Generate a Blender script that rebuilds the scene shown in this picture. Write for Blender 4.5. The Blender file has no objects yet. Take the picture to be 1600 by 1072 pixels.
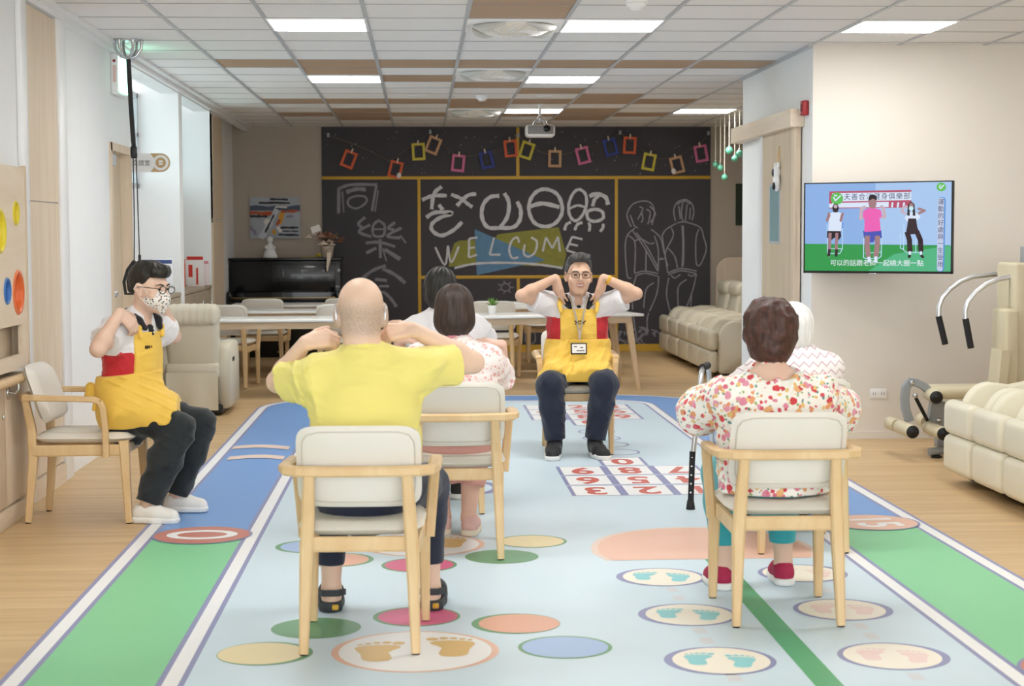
import bpy, bmesh, math, random
import numpy as np
from mathutils import Vector, Matrix, Euler

random.seed(7)
SC = bpy.context.scene
COL = SC.collection
PI = math.pi
R = math.radians

# ------------------------------------------------------------------ camera
F_PX = 2641.71
YAW, PITCH, ROLL = -0.053472, 0.064395, -0.003438
CAM_Z = 1.43


def _rx(a):
    c, s = math.cos(a), math.sin(a)
    return np.array([[1, 0, 0], [0, c, -s], [0, s, c]])


def _ry(a):
    c, s = math.cos(a), math.sin(a)
    return np.array([[c, 0, s], [0, 1, 0], [-s, 0, c]])


def _rz(a):
    c, s = math.cos(a), math.sin(a)
    return np.array([[c, -s, 0], [s, c, 0], [0, 0, 1]])


CM = _rz(ROLL) @ _rx(PITCH) @ _ry(YAW) @ np.array([[1, 0, 0], [0, 0, -1], [0, 1, 0]], float)
cam_data = bpy.data.cameras.new('camera')
cam = bpy.data.objects.new('camera', cam_data)
COL.objects.link(cam)
cam.matrix_world = Matrix(((CM[0][0], -CM[1][0], -CM[2][0], 0), (CM[0][1], -CM[1][1], -CM[2][1], 0),
                           (CM[0][2], -CM[1][2], -CM[2][2], CAM_Z), (0, 0, 0, 1)))
cam_data.sensor_width = 36
cam_data.lens = F_PX / 1600 * 36
cam_data.clip_end = 200
cam_data.dof.use_dof = True
cam_data.dof.focus_distance = 9.6
cam_data.dof.aperture_fstop = 5.0
SC.camera = cam

# ------------------------------------------------------------------ world, exposure, big lights
SC.view_settings.view_transform = 'Standard'
SC.view_settings.look = 'None'
SC.view_settings.exposure = 0.64
SC.view_settings.gamma = 1
SC.view_settings.use_curve_mapping = False
world = bpy.data.worlds.new('daylight')
SC.world = world
world.use_nodes = True
world.node_tree.nodes['Background'].inputs[0].default_value = (0.93, 0.97, 1.0, 1)
world.node_tree.nodes['Background'].inputs[1].default_value = 3.2
LAMP_STRENGTH = 14.5


def _ray(px, py):
    return CM.T @ np.array([(px - 800) / F_PX, (py - 536) / F_PX, 1.0])


def at(px, py, y):
    """point of the plane at depth y"""
    r = _ray(px, py)
    t = y / r[1]
    return Vector((r[0] * t, y, CAM_Z + r[2] * t))


def atx(px, py, x):
    r = _ray(px, py)
    t = x / r[0]
    return Vector((x, r[1] * t, CAM_Z + r[2] * t))


def atz(px, py, z=0.0):
    r = _ray(px, py)
    t = (z - CAM_Z) / r[2]
    return Vector((r[0] * t, r[1] * t, z))


# ------------------------------------------------------------------ materials
def lin(h):
    if isinstance(h, (tuple, list)):
        return (*h[:3], 1)
    h = h.lstrip('#')
    c = [int(h[i:i + 2], 16) / 255 for i in (0, 2, 4)]
    return (*[(v / 12.92 if v <= .04045 else ((v + .055) / 1.055) ** 2.4) for v in c], 1)


MATS = {}


def mat(name, color, rough=.55, metal=0.0, spec=.4, bump=0.0, bscale=60, var=0.0, vscale=8, emit=None, estr=1.0, trans=0.0,
        coat=0.0, sheen=0.0, sss=0.0, stretch=(1, 1, 1)):
    m = bpy.data.materials.new(name)
    m.use_nodes = True
    nt = m.node_tree
    b = nt.nodes['Principled BSDF']
    b.inputs['Roughness'].default_value = rough
    b.inputs['Metallic'].default_value = metal
    b.inputs['Specular IOR Level'].default_value = spec
    b.inputs['Coat Weight'].default_value = coat
    b.inputs['Sheen Weight'].default_value = sheen
    b.inputs['Transmission Weight'].default_value = trans
    if sss:
        b.inputs['Subsurface Weight'].default_value = sss
        b.inputs['Subsurface Radius'].default_value = (.012, .005, .003)
        b.inputs['Subsurface Scale'].default_value = 1.0
    c = lin(color)
    tc = nt.nodes.new('ShaderNodeTexCoord')
    mp = nt.nodes.new('ShaderNodeMapping')
    mp.inputs['Scale'].default_value = stretch
    nt.links.new(tc.outputs['Object'], mp.inputs[0])
    n = nt.nodes.new('ShaderNodeTexNoise')
    n.inputs['Scale'].default_value = vscale
    n.inputs['Detail'].default_value = 4
    nt.links.new(mp.outputs[0], n.inputs['Vector'])
    mx = nt.nodes.new('ShaderNodeMix')
    mx.data_type = 'RGBA'
    v = max(var, .015)
    mx.inputs['A'].default_value = tuple(x * (1 - v) for x in c[:3]) + (1,)
    mx.inputs['B'].default_value = tuple(min(1, x * (1 + v)) for x in c[:3]) + (1,)
    nt.links.new(n.outputs['Fac'], mx.inputs['Factor'])
    nt.links.new(mx.outputs['Result'], b.inputs['Base Color'])
    if bump:
        n2 = nt.nodes.new('ShaderNodeTexNoise')
        n2.inputs['Scale'].default_value = bscale
        n2.inputs['Detail'].default_value = 3
        nt.links.new(mp.outputs[0], n2.inputs['Vector'])
        bp = nt.nodes.new('ShaderNodeBump')
        bp.inputs['Strength'].default_value = bump
        bp.inputs['Distance'].default_value = .01
        nt.links.new(n2.outputs['Fac'], bp.inputs['Height'])
        nt.links.new(bp.outputs[0], b.inputs['Normal'])
    if emit:
        b.inputs['Emission Color'].default_value = lin(emit)
        b.inputs['Emission Strength'].default_value = estr
    MATS[name] = m
    return m


def wood(name, c1, c2, stretch=(2, 30, 30), rough=.5, spec=.35, c3=None, bump=.05):
    """grain runs along the axis with the small stretch"""
    m = mat(name, c1, rough=rough, spec=spec)
    nt = m.node_tree
    b = nt.nodes['Principled BSDF']
    tc = nt.nodes.new('ShaderNodeTexCoord')
    mp = nt.nodes.new('ShaderNodeMapping')
    mp.inputs['Scale'].default_value = stretch
    nt.links.new(tc.outputs['Object'], mp.inputs[0])
    n = nt.nodes.new('ShaderNodeTexNoise')
    n.inputs['Scale'].default_value = 1.0
    n.inputs['Detail'].default_value = 6
    n.inputs['Roughness'].default_value = .6
    n.inputs['Distortion'].default_value = .6
    nt.links.new(mp.outputs[0], n.inputs['Vector'])
    cr = nt.nodes.new('ShaderNodeValToRGB')
    e = cr.color_ramp.elements
    e[0].position, e[0].color = .3, lin(c1)
    e[1].position, e[1].color = .7, lin(c2)
    if c3:
        x = e.new(.5)
        x.color = lin(c3)
    nt.links.new(n.outputs['Fac'], cr.inputs[0])
    nt.links.new(cr.outputs[0], b.inputs['Base Color'])
    if bump:
        bp = nt.nodes.new('ShaderNodeBump')
        bp.inputs['Strength'].default_value = bump
        bp.inputs['Distance'].default_value = .01
        nt.links.new(n.outputs['Fac'], bp.inputs['Height'])
        nt.links.new(bp.outputs[0], b.inputs['Normal'])
    return m


M = MATS
mat('white_wall', '#eff0f0', .7, bump=.03, bscale=200)
mat('cream_wall', '#e6e0d7', .7, bump=.03, bscale=200)
mat('taupe_wall', '#b3a798', .7, bump=.03, bscale=200)
mat('gloss_white', '#f3f3f3', .35)
mat('ceiling_white', '#eeecea', .8, bump=.04, bscale=150)
mat('grid_grey', '#c3c5c8', .45, metal=.2)
mat('joint_grey', '#a9a9aa', .6)
wood('ceiling_wood', '#b09377', '#bd9f83', (1.5, 40, 10), .55)
wood('oak_floor', '#c2a074', '#dabd91', (.9, 14, 1), .42, .4, '#cdae81', bump=.03)
wood('pale_wood', '#d6c2a8', '#e6d5bf', (10, 10, .8), .5)
wood('pale_wood_flat', '#d9c7ae', '#ead9c4', (10, 1.2, 12), .5)
wood('door_wood', '#cbb89d', '#d6c5ad', (12, 12, .8), .5)
wood('cabinet_wood', '#a49581', '#b7a892', (12, 1.2, 9), .5)
wood('chair_wood', '#d6b281', '#e6cb9e', (9, 9, 3), .42, .4)
wood('table_wood', '#c9ab86', '#dcc3a2', (14, 14, 2), .45)
wood('table_wood_across', '#c9ab86', '#dcc3a2', (2, 14, 14), .45)
mat('table_white', '#eceae5', .35)
mat('chair_vinyl', '#e5e1d8', .5, bump=.06, bscale=400, var=.03)
mat('chair_piping', '#cfc8bb', .55)
mat('black_rubber', '#1b1a1a', .6)
mat('black_gloss', '#0d0f14', .22, coat=.25)
mat('black_plastic', '#17181a', .4)
mat('steel', '#c9cbce', .22, metal=1.0)
mat('aluminium', '#d7dade', .3, metal=.85)
mat('grey_paint', '#9aa0a4', .4, metal=.2)
mat('recliner_leather', '#d6cdb8', .42, bump=.05, bscale=180, var=.03)
mat('recliner_cream', '#ebe5cf', .4, bump=.05, bscale=180, var=.03)
mat('gym_vinyl', '#cfc5a8', .45, bump=.04, bscale=200)
mat('chalkboard', '#454247', .75, var=.08, vscale=2.5)
mat('board_yellow', '#cfa437', .5)
mat('lamp_white', '#ffffff', .5, emit='#fbfaf8', estr=LAMP_STRENGTH)
mat('paper_white', '#f4f2ee', .6)
mat('glass_pane', '#dff3f2', .05, trans=1.0)

# ------------------------------------------------------------------ mesh builder
class MB:
    def __init__(s):
        s.v, s.f, s.m, s.sm = [], [], [], []
        s.mi = 0
        s.smooth = False

    def add(s, vs, fs, mi=None, smooth=None):
        o = len(s.v)
        s.v += [tuple(p) for p in vs]
        s.f += [tuple(i + o for i in f) for f in fs]
        s.m += [s.mi if mi is None else mi] * len(fs)
        s.sm += [s.smooth if smooth is None else smooth] * len(fs)
        return s

    def add_bm(s, bm, X=None, mi=None, smooth=None):
        bm.verts.index_update()
        vs = [(X @ v.co) if X else v.co.copy() for v in bm.verts]
        s.add(vs, [[v.index for v in f.verts] for f in bm.faces], mi, smooth)
        bm.free()
        return s

    def box(s, c, d, rot=None, r=0.0, seg=2, mi=None, smooth=None):
        """box centred at c with size d; r = rounded edges"""
        bm = bmesh.new()
        bmesh.ops.create_cube(bm, size=1)
        bmesh.ops.scale(bm, vec=d, verts=bm.verts)
        if r > 0:
            bmesh.ops.bevel(bm, geom=bm.edges[:], offset=min(r, min(d) * .49), segments=seg, profile=.5, affect='EDGES')
        X = Matrix.Translation(c)
        if rot is not None:
            X = X @ (rot.to_matrix().to_4x4() if isinstance(rot, Euler) else rot)
        return s.add_bm(bm, X, mi, (r > 0) if smooth is None else smooth)

    def bb(s, a, b, r=0.0, seg=2, mi=None):
        """box between two corners"""
        c = [(p + q) / 2 for p, q in zip(a, b)]
        d = [abs(q - p) for p, q in zip(a, b)]
        return s.box(c, d, None, r, seg, mi)

    def tube(s, pts, rad, n=10, caps=True, mi=None, flat=1.0):
        pts = [Vector(p) for p in pts]
        k = len(pts)
        rs = [rad] * k if isinstance(rad, (int, float)) else rad
        vs, fs = [], []
        T = [((pts[min(i + 1, k - 1)] - pts[max(i - 1, 0)]).normalized()) for i in range(k)]
        up = Vector((0, 0, 1)) if abs(T[0].z) < .9 else Vector((1, 0, 0))
        a = T[0].cross(up).normalized()
        for i in range(k):
            a = (a - T[i] * a.dot(T[i])).normalized()
            b = T[i].cross(a)
            for j in range(n):
                t = 2 * PI * j / n
                vs.append(pts[i] + (a * math.cos(t) + b * math.sin(t) * flat) * rs[i])
        for i in range(k - 1):
            for j in range(n):
                fs.append((i * n + j, i * n + (j + 1) % n, (i + 1) * n + (j + 1) % n, (i + 1) * n + j))
        s.add(vs, fs, mi, True)
        if caps:
            s.add(vs[:n], [tuple(reversed(range(n)))], mi, False)
            s.add(vs[-n:], [tuple(range(n))], mi, False)
        return s

    def bar(s, pts, w, h, up=(0, 0, 1), mi=None, r=0.25):
        """rectangular bar (rounded corners) swept along points; w across, h along up; w/h may be lists"""
        pts = [Vector(p) for p in pts]
        k = len(pts)
        ws = [w] * k if isinstance(w, (int, float)) else w
        hs = [h] * k if isinstance(h, (int, float)) else h
        up = Vector(up)
        vs, fs = [], []
        prof = []
        for sx, sy in ((1, 1), (-1, 1), (-1, -1), (1, -1)):
            e = [(sx, sy * (1 - r)), (sx * (1 - r), sy)]
            if sx * sy < 0:
                e = e[::-1]
            prof += e
        n = len(prof)
        for i in range(k):
            t = (pts[min(i + 1, k - 1)] - pts[max(i - 1, 0)]).normalized()
            a = t.cross(up).normalized()
            b = a.cross(t).normalized()
            for x, y in prof:
                vs.append(pts[i] + a * x * ws[i] / 2 + b * y * hs[i] / 2)
        for i in range(k - 1):
            for j in range(n):
                fs.append((i * n + j, (i + 1) * n + j, (i + 1) * n + (j + 1) % n, i * n + (j + 1) % n))
        fs.append(tuple(range(n)))
        fs.append(tuple(reversed(range((k - 1) * n, k * n))))
        return s.add(vs, fs, mi, False)

    def lathe(s, prof, c=(0, 0, 0), n=20, X=None, mi=None, smooth=True):
        """profile of (radius, z) turned round z at c"""
        vs, fs = [], []
        for r_, z in prof:
            for j in range(n):
                t = 2 * PI * j / n
                p = Vector((r_ * math.cos(t), r_ * math.sin(t), z))
                if X:
                    p = X @ p
                vs.append(p + Vector(c))
        k = len(prof)
        for i in range(k - 1):
            for j in range(n):
                fs.append((i * n + j, i * n + (j + 1) % n, (i + 1) * n + (j + 1) % n, (i + 1) * n + j))
        if prof[0][0] > 1e-6:
            fs.append(tuple(reversed(range(n))))
        if prof[-1][0] > 1e-6:
            fs.append(tuple(range((k - 1) * n, k * n)))
        return s.add(vs, fs, mi, smooth)

    def ell(s, c, r, n=16, mi=None, X=None):
        prof = [(math.sin(PI * i / 10), -math.cos(PI * i / 10)) for i in range(11)]
        Y = Matrix.Diagonal((r[0], r[1], r[2])).to_3x3()
        if X:
            Y = X.to_3x3() @ Y
        return s.lathe(prof, c, n, Y, mi)

    def prism(s, poly, z0, z1, X=None, mi=None, smooth=False):
        """2-D polygon extruded from z0 to z1, then mapped with X"""
        n = len(poly)
        vs = [Vector((x, y, z0)) for x, y in poly] + [Vector((x, y, z1)) for x, y in poly]
        if X:
            vs = [X @ v for v in vs]
        s.add(vs, [tuple(reversed(range(n))), tuple(range(n, 2 * n))], mi, False)
        s.add(vs, [(i, (i + 1) % n, n + (i + 1) % n, n + i) for i in range(n)], mi, smooth)
        return s

    def flat(s, pts, mi=None):
        return s.add(pts, [tuple(range(len(pts)))], mi, False)

    def build(s, name, mats, parent=None, bevel=0.0, sub=0):
        me = bpy.data.meshes.new(name)
        me.from_pydata([tuple(v) for v in s.v], [], s.f)
        for m in (mats if isinstance(mats, (list, tuple)) else [mats]):
            me.materials.append(M[m] if isinstance(m, str) else m)
        me.polygons.foreach_set('material_index', s.m)
        me.polygons.foreach_set('use_smooth', s.sm)
        me.update()
        o = bpy.data.objects.new(name, me)
        COL.objects.link(o)
        if parent:
            o.parent = parent
        return o


def tag(o, label=None, cat=None, group=None, kind=None):
    if label:
        o['label'] = label
    if cat:
        o['category'] = cat
    if group:
        o['group'] = group
    if kind:
        o['kind'] = kind
    return o


def thing(name, label, cat, loc=(0, 0, 0), rz=0.0, group=None):
    o = bpy.data.objects.new(name, None)
    o.empty_display_size = .1
    COL.objects.link(o)
    o.location = loc
    o.rotation_euler = (0, 0, rz)
    return tag(o, label, cat, group)


def struct(o):
    o['kind'] = 'structure'
    return o


def copy_tree(o, parent=None):
    c = o.copy()
    COL.objects.link(c)
    c.parent = parent
    for ch in list(o.children):
        copy_tree(ch, c)
    return c


_glyphs = {}


def glyphs(txt, size=1.0, bold=0.0):
    """flat lettering as (points, faces), centred on the origin"""
    if (txt, bold) in _glyphs:
        vs, fs = _glyphs[(txt, bold)]
    else:
        cu = bpy.data.curves.new('lettering', 'FONT')
        cu.body = txt
        cu.size = 1
        cu.offset = bold
        cu.align_x = 'CENTER'
        cu.align_y = 'CENTER'
        cu.resolution_u = 3
        ob = bpy.data.objects.new('lettering', cu)
        COL.objects.link(ob)
        dg = bpy.context.evaluated_depsgraph_get()
        me = ob.evaluated_get(dg).to_mesh()
        vs = [v.co.copy() for v in me.vertices]
        fs = [tuple(p.vertices) for p in me.polygons]
        ob.evaluated_get(dg).to_mesh_clear()
        bpy.data.objects.remove(ob)
        bpy.data.curves.remove(cu)
        _glyphs[(txt, bold)] = (vs, fs)
    return [v * size for v in vs], fs


def letter(mb, txt, size, X, mi, sx=1.0, bold=0.0):
    vs, fs = glyphs(txt, size, bold)
    mb.add([X @ Vector((v.x * sx, v.y, 0)) for v in vs], fs, mi, False)


def circle(cx, cy, rx, ry=None, n=40, a0=0.0, rot=0.0):
    ry = ry or rx
    out = []
    for i in range(n):
        t = a0 + 2 * PI * i / n
        x, y = rx * math.cos(t), ry * math.sin(t)
        out.append((cx + x * math.cos(rot) - y * math.sin(rot), cy + x * math.sin(rot) + y * math.cos(rot)))
    return out
# ------------------------------------------------------------------ the setting
CZ = 2.72            # ceiling height
XL, XR, YB, YR = -2.10, 2.69, 20.45, 11.55
GX0, GY0, GS = -0.318, 9.61, 0.6035
WX = -2.46           # window plane behind the left wall


def sbox(name, a, b, m, r=0.0):
    return struct(MB().bb(a, b, r).build(name, m))


sbox('floor', (-3.2, -1.5, -.1), (5.3, 20.6, 0), 'oak_floor')
# back wall in two tones
sbox('wall_back', (-2.6, YB, 0), (4.3, YB + .12, CZ + .1), 'taupe_wall')
# partition block carrying the television and the sliding door
wb = MB()
wb.bb((XR, YR, 0), (5.4, 14.08, CZ + .05), mi=0)
wb.mi = 1
struct(wb.build('wall_right', ['white_wall', 'cream_wall']))
for p in bpy.data.objects['wall_right'].data.polygons:
    if p.normal.y < -.9:
        p.material_index = 1
sbox('baseboard_right', (XR - .004, YR - .012, 0), (5.3, YR, .05), 'cream_wall')
sbox('wall_right_far', (4.05, 14.08, 0), (4.17, YB, CZ + .05), 'taupe_wall')
sbox('wall_right_near', (5.3, -1.5, 0), (5.42, YR, CZ + .05), 'cream_wall')

# left wall: run up to the door, header over the door, then two deep window bays
D0, D1 = 11.60, 12.42          # door opening
DH = 2.06
lw = MB()
lw.bb((XL - .16, -1.5, 0), (XL, D0, CZ + .05))
lw.bb((XL - .16, D0, DH), (XL, D1, CZ + .05))
lw.bb((XL - .16, D1, 0), (XL, D1 + .06, CZ + .05))
lw.bb((WX - .1, D1 + .06, 0), (WX, 14.95, 1.84))             # below the high window
lw.bb((WX - .1, 14.95, 0), (XL, 15.15, CZ + .05))            # pier
lw.bb((WX - .1, 15.15, 0), (WX, 17.12, 1.84))
lw.bb((WX - .1, 17.12, 0), (XL, 18.03, CZ + .05))            # second pier, clad in wood
lw.bb((WX - .1, 18.03, 0), (-2.24, YB, CZ + .05))
lw.bb((XL - .16, D1 + .06, 2.66), (XL, 18.03, CZ + .05))     # beam over the bays
lw.bb((-3.1, D0 - .1, 0), (-3.0, D1 + .2, CZ))               # inside the room behind the door
struct(lw.build('wall_left', 'white_wall'))
wbays = [(1, D1 + .06, 14.95), (2, 15.15, 17.12)]
for k, y0, y1 in wbays:
    w = struct(MB().bb((WX - .03, y0, 1.86), (WX - .02, y1, 2.66)).build('window_%d' % k, 'glass_pane'))
    f = MB()
    for y in (y0 + .025, (y0 + y1) / 2, y1 - .025):
        f.bb((WX - .05, y - .025, 1.84), (WX + .01, y + .025, 2.66))
    for z in (1.86, 2.3, 2.64):
        f.bb((WX - .05, y0, z - .02), (WX + .01, y1, z + .02))
    f.build('window_frame', 'grid_grey', w)
# wood cladding of the second pier (two panels, a joint between)
pc = MB()
pc.bb((XL, 17.14, 1.59), (XL + .02, 18.0, 2.64))
pc.bb((XL, 17.14, 0), (XL + .02, 18.0, 1.58))
pc.bb((XL, 17.14, 1.56), (XL + .024, 17.20, 2.64))
struct(pc.build('trim_1', 'door_wood'))

# panels and pilasters on the near left wall
sbox('trim_2', (XL, 9.00, 0), (XL + .03, 9.13, CZ), 'gloss_white', .004)
sbox('trim_3', (XL, 9.91, 0), (XL + .03, 10.12, CZ), 'gloss_white', .004)
pw = MB()
pw.bb((XL, 9.13, 1.62), (XL + .015, 9.91, CZ - .06))
pw.bb((XL, 9.13, .12), (XL + .015, 9.91, 1.612))
struct(pw.build('trim_4', 'pale_wood'))
sbox('baseboard_left', (XL, 9.13, 0), (XL + .03, 9.91, .11), 'pale_wood_flat')

# the door in the left wall
dl = struct(MB().bb((XL - .1, D0 + .05, 0), (XL - .06, D1 - .05, DH - .05)).build('door_1', 'door_wood'))
fr = MB()
fr.bb((XL - .12, D0, 0), (XL + .015, D0 + .055, DH))
fr.bb((XL - .12, D1 - .055, 0), (XL + .015, D1, DH))
fr.bb((XL - .12, D0, DH - .055), (XL + .015, D1, DH))
fr.build('door_frame', 'pale_wood', dl)
kn = MB()
kn.tube([(XL - .06, D0 + .14, 1.03), (XL - .02, D0 + .14, 1.03)], .014)
kn.ell((XL - .005, D0 + .14, 1.03), (.026, .03, .03))
kn.bb((XL - .06, D0 + .11, .80), (XL - .055, D0 + .17, .93))
kn.build('door_knob', 'steel', dl)
cl = MB()
cl.bb((XL - .06, D0 + .1, DH - .15), (XL - .01, D0 + .34, DH - .07), .006)
cl.build('door_closer', 'grid_grey', dl)

# sliding door on the partition, hung from a timber rail cover
sd = struct(MB().bb((XR - .05, 11.86, .02), (XR - .012, 13.08, 2.18)).build('door_2', 'door_wood'))
MB().bb((XR - .06, 13.0, .02), (XR - .012, 13.09, 2.18), mi=0).build('door_edge', 'gloss_white', sd)
MB().bb((XR - .058, 11.86, .02), (XR - .011, 11.95, 2.18)).build('edge_strip', 'pale_wood', sd)
MB().bb((XR - .054, 12.38, 1.37), (XR - .008, 12.70, 1.78)).build('door_window', mat('sea_glass', '#a9cdd2', .15, spec=.6), sd)
MB().bb((XR - .054, 12.35, 1.35), (XR - .046, 12.73, 1.80)).build('window_bead', 'grid_grey', sd)
sbox('trim_5', (XR - .10, 11.80, 2.175), (XR, 14.09, 2.30), 'pale_wood_flat', .004)

# ---- ceiling: 60 cm tiles, some of them timber coloured
WOODS = {(-1, 1), (0, 1)}
for j, cs in {5: (-2, -1, 0, 1, 2, 3, 4), 6: (-1,), 7: (0,), 8: (1,), 9: (2,), 10: (3,), 11: (-2, -1, 0, 1, 2, 3, 4), 12: (1,),
              13: (-1, 3), 14: (-2, -1, 0, 2, 3, 4), 15: (-1, 3)}.items():
    for c in cs:
        WOODS.add((j, c))
cm = MB()
JN = [j for j in range(-18, 18)]
for j in JN:
    y0, y1 = GY0 + GS * j, min(GY0 + GS * (j + 1), YB)
    for c in range(-3, 10):
        x0 = max(GX0 + .6 * c, XL - .02)
        x1 = GX0 + .6 * (c + 1)
        if x1 <= XL - .02 or y0 > YB:
            continue
        cm.flat([(x0, y0, CZ), (x0, y1, CZ), (x1, y1, CZ), (x1, y0, CZ)], 1 if (j, c) in WOODS else 0)
cm.bb((XL - .6, -1.5, CZ + .02), (5.6, YB + .1, CZ + .1), mi=0)
struct(cm.build('ceiling', ['ceiling_white', 'ceiling_wood']))
gm = MB()
for c in range(-3, 10):
    x = GX0 + .6 * c
    if x > XL:
        gm.bb((x - .013, -1.5, CZ - .006), (x + .013, YB, CZ - .001), mi=0)
for j in JN:
    y = GY0 + GS * j
    gm.bb((XL, y - .004, CZ - .003), (5.3, y + .004, CZ - .0005), mi=1)
struct(gm.build('trim_6', ['grid_grey', 'joint_grey']))
tm = MB()
tm.bb((XL - .02, -1.5, CZ - .05), (XL + .035, YB, CZ - .001))
tm.bb((XL + .035, -1.5, CZ - .02), (XL + .09, YB, CZ - .001))
struct(tm.build('trim_7', 'gloss_white'))
sbox('trim_8', (XR - .03, YR, CZ - .02), (XR, 14.1, CZ - .001), 'grid_grey')


def cell(j, c):
    return GX0 + .6 * (c + .5), GY0 + GS * (j + .5)


# ---- ceiling lamps
LAMPS = {(1, -1): 'square white ceiling lamp nearest above the man with the face mask',
         (1, 2): 'square white ceiling lamp beside the nearest ceiling circulator vent',
         (1, 5): 'square white ceiling lamp high above the television',
         (7, -1): 'square white ceiling lamp between timber tiles, further back toward the piano',
         (7, 2): 'square white ceiling lamp beside the middle ceiling circulator vent',
         (13, 2): 'square white ceiling lamp directly behind the projector bracket',
         (13, 5): 'square white ceiling lamp above the row of recliners by the blackboard',
         (7, 5): None}
for (j, c), lb in list(LAMPS.items()) + [((j, c), None) for j in (-5,) for c in (-1, 2, 5)]:  # last row: unseen lamps added to light the near end
    if lb is None and j == 7:
        continue
    x, y = cell(j, c)
    t = thing('ceiling_lamp', lb or 'unseen square white ceiling lamp added overhead for more light', 'lamp', (x, y, CZ), 0, 'square ceiling lamps')
    fm = MB()
    for a, b in (((-.3, -.3), (.3, -.285)), ((-.3, .285), (.3, .3)), ((-.3, -.285), (-.285, .285)), ((.285, -.285), (.3, .285))):
        fm.bb((a[0], a[1], -.012), (b[0], b[1], -.001))
    fm.build('lamp_frame', 'gloss_white', t)
    MB().bb((-.285, -.285, -.009), (.285, .285, -.002)).build('diffuser', 'lamp_white', t)

# ---- circulator vents
mat('vent_grey', '#c9c9c4', .6)  # grey of the air scoops
mat('vent_cream', '#e4ddd0', .6)


def make_vent():
    t = thing('ceiling_vent', 'x', 'vent', group='ceiling circulator vents')
    MB().bb((-.295, -.295, -.014), (.295, .295, -.001), .004).build('cover_plate', 'gloss_white', t)
    d = MB()
    d.lathe([(.0, -.062), (.10, -.060), (.19, -.048), (.235, -.02), (.24, -.012)], n=32)
    d.build('centre_dome', 'vent_cream', t)
    for q in range(4):
        a = q * PI / 2 + PI / 4
        s = MB()
        pts = []
        for i in range(9):
            u = a - .55 + 1.1 * i / 8
            pts.append((.262 * math.cos(u), .262 * math.sin(u), -.02 - .02 * math.sin(PI * i / 8)))
        s.tube(pts, [.004 + .020 * math.sin(PI * i / 8) for i in range(9)], 8, flat=1)
        s.build('air_scoop', 'vent_grey', t)
    r = MB()
    for i in range(24):
        a = 2 * PI * i / 24
        r.bar([(.11 * math.cos(a), .11 * math.sin(a), -.062), (.17 * math.cos(a + .25), .17 * math.sin(a + .25), -.056),
               (.232 * math.cos(a + .5), .232 * math.sin(a + .5), -.026)], .004, .008)
    r.build('vanes', 'gloss_white', t)
    return t


vents = [((1, 1), 'nearest round-domed white circulator vent in the ceiling, at the picture top'),
         ((6, 1), 'middle white circulator vent, just behind the long timber ceiling strip'),
         ((13, 1), 'farthest white circulator vent, left of the projector')]
v0 = make_vent()
for i, (jc, lb) in enumerate(vents):
    o = v0 if i == 0 else copy_tree(v0)
    o.location = (*cell(*jc), CZ)
    o['label'] = lb

# ---- small ceiling fittings
for (px, py), lb in (((753, 149), 'white smoke detector in front of the farthest circulator vent'),
                     ((994, 1), 'white smoke detector at the very top of the picture')):
    p = atz(px, py, CZ)
    t = thing('smoke_detector', lb, 'detector', p, 0, 'ceiling smoke detectors')
    MB().lathe([(.0, -.012), (.062, -.012), (.066, -.001)], n=24).build('mounting_plate', 'gloss_white', t)
    MB().lathe([(.0, -.055), (.03, -.053), (.04, -.038), (.055, -.03), (.057, -.012)], n=24).build('sensor_head', 'gloss_white', t)
mat('spk_grey', '#8f8d8b', .6)
for (px, py), lb in (((652, 149), 'small round ceiling grille left of the smoke detector'),
                     ((853, 150), 'small round ceiling grille in front of the projector')):
    p = atz(px, py, CZ)
    t = thing('ceiling_grille', lb, 'grille', p, 0, 'round ceiling grilles')
    MB().lathe([(.075, -.008), (.085, -.006), (.09, -.001)], n=24).build('ring', 'gloss_white', t)
    MB().lathe([(.0, -.004), (.075, -.004), (.076, -.001)], n=24).build('grille_face', 'spk_grey', t)

# ---- projector on its ceiling pole
p = atz(834, 168, CZ)
t = thing('projector', 'white projector hanging from the ceiling before the blackboard', 'projector', (1.19, 16.9, CZ), 0)
k = MB()
k.lathe([(.0, -.012), (.06, -.012), (.06, -.001)], n=20)
k.tube([(0, 0, -.01), (0, 0, -.16)], .016)
k.build('ceiling_pole', 'gloss_white', t)
k = MB()
for a in (0, 1, 2, 3):
    u = a * PI / 2 + PI / 4
    k.tube([(0, 0, -.15), (.06 * math.cos(u), .06 * math.sin(u), -.17), (.1 * math.cos(u), .1 * math.sin(u), -.215)], .011, 8)
k.ell((0, 0, -.15), (.03, .03, .03))
k.build('bracket', 'aluminium', t)
MB().box((0, 0, -.27), (.29, .22, .12), r=.03, seg=3).build('housing', 'gloss_white', t)
fp = MB()
fp.box((0, -.108, -.262), (.255, .012, .082), r=.004)
fp.build('front_grille', 'spk_grey', t)
ln = MB()
ln.lathe([(.0, 0), (.03, 0), (.034, .012), (.034, .03)], n=20, X=Matrix.Rotation(PI / 2, 3, 'X'), c=(.06, -.112, -.25))
ln.build('lens', 'black_gloss', t)
cb = MB()
for i in range(5):
    cb.tube([(.02 + .015 * i, -.05, -.21), (.05 + .012 * i, -.09, -.235 - .004 * i), (.09, -.116, -.24 - .008 * i)], .0035, 6)
cb.build('cables', 'black_plastic', t)

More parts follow.
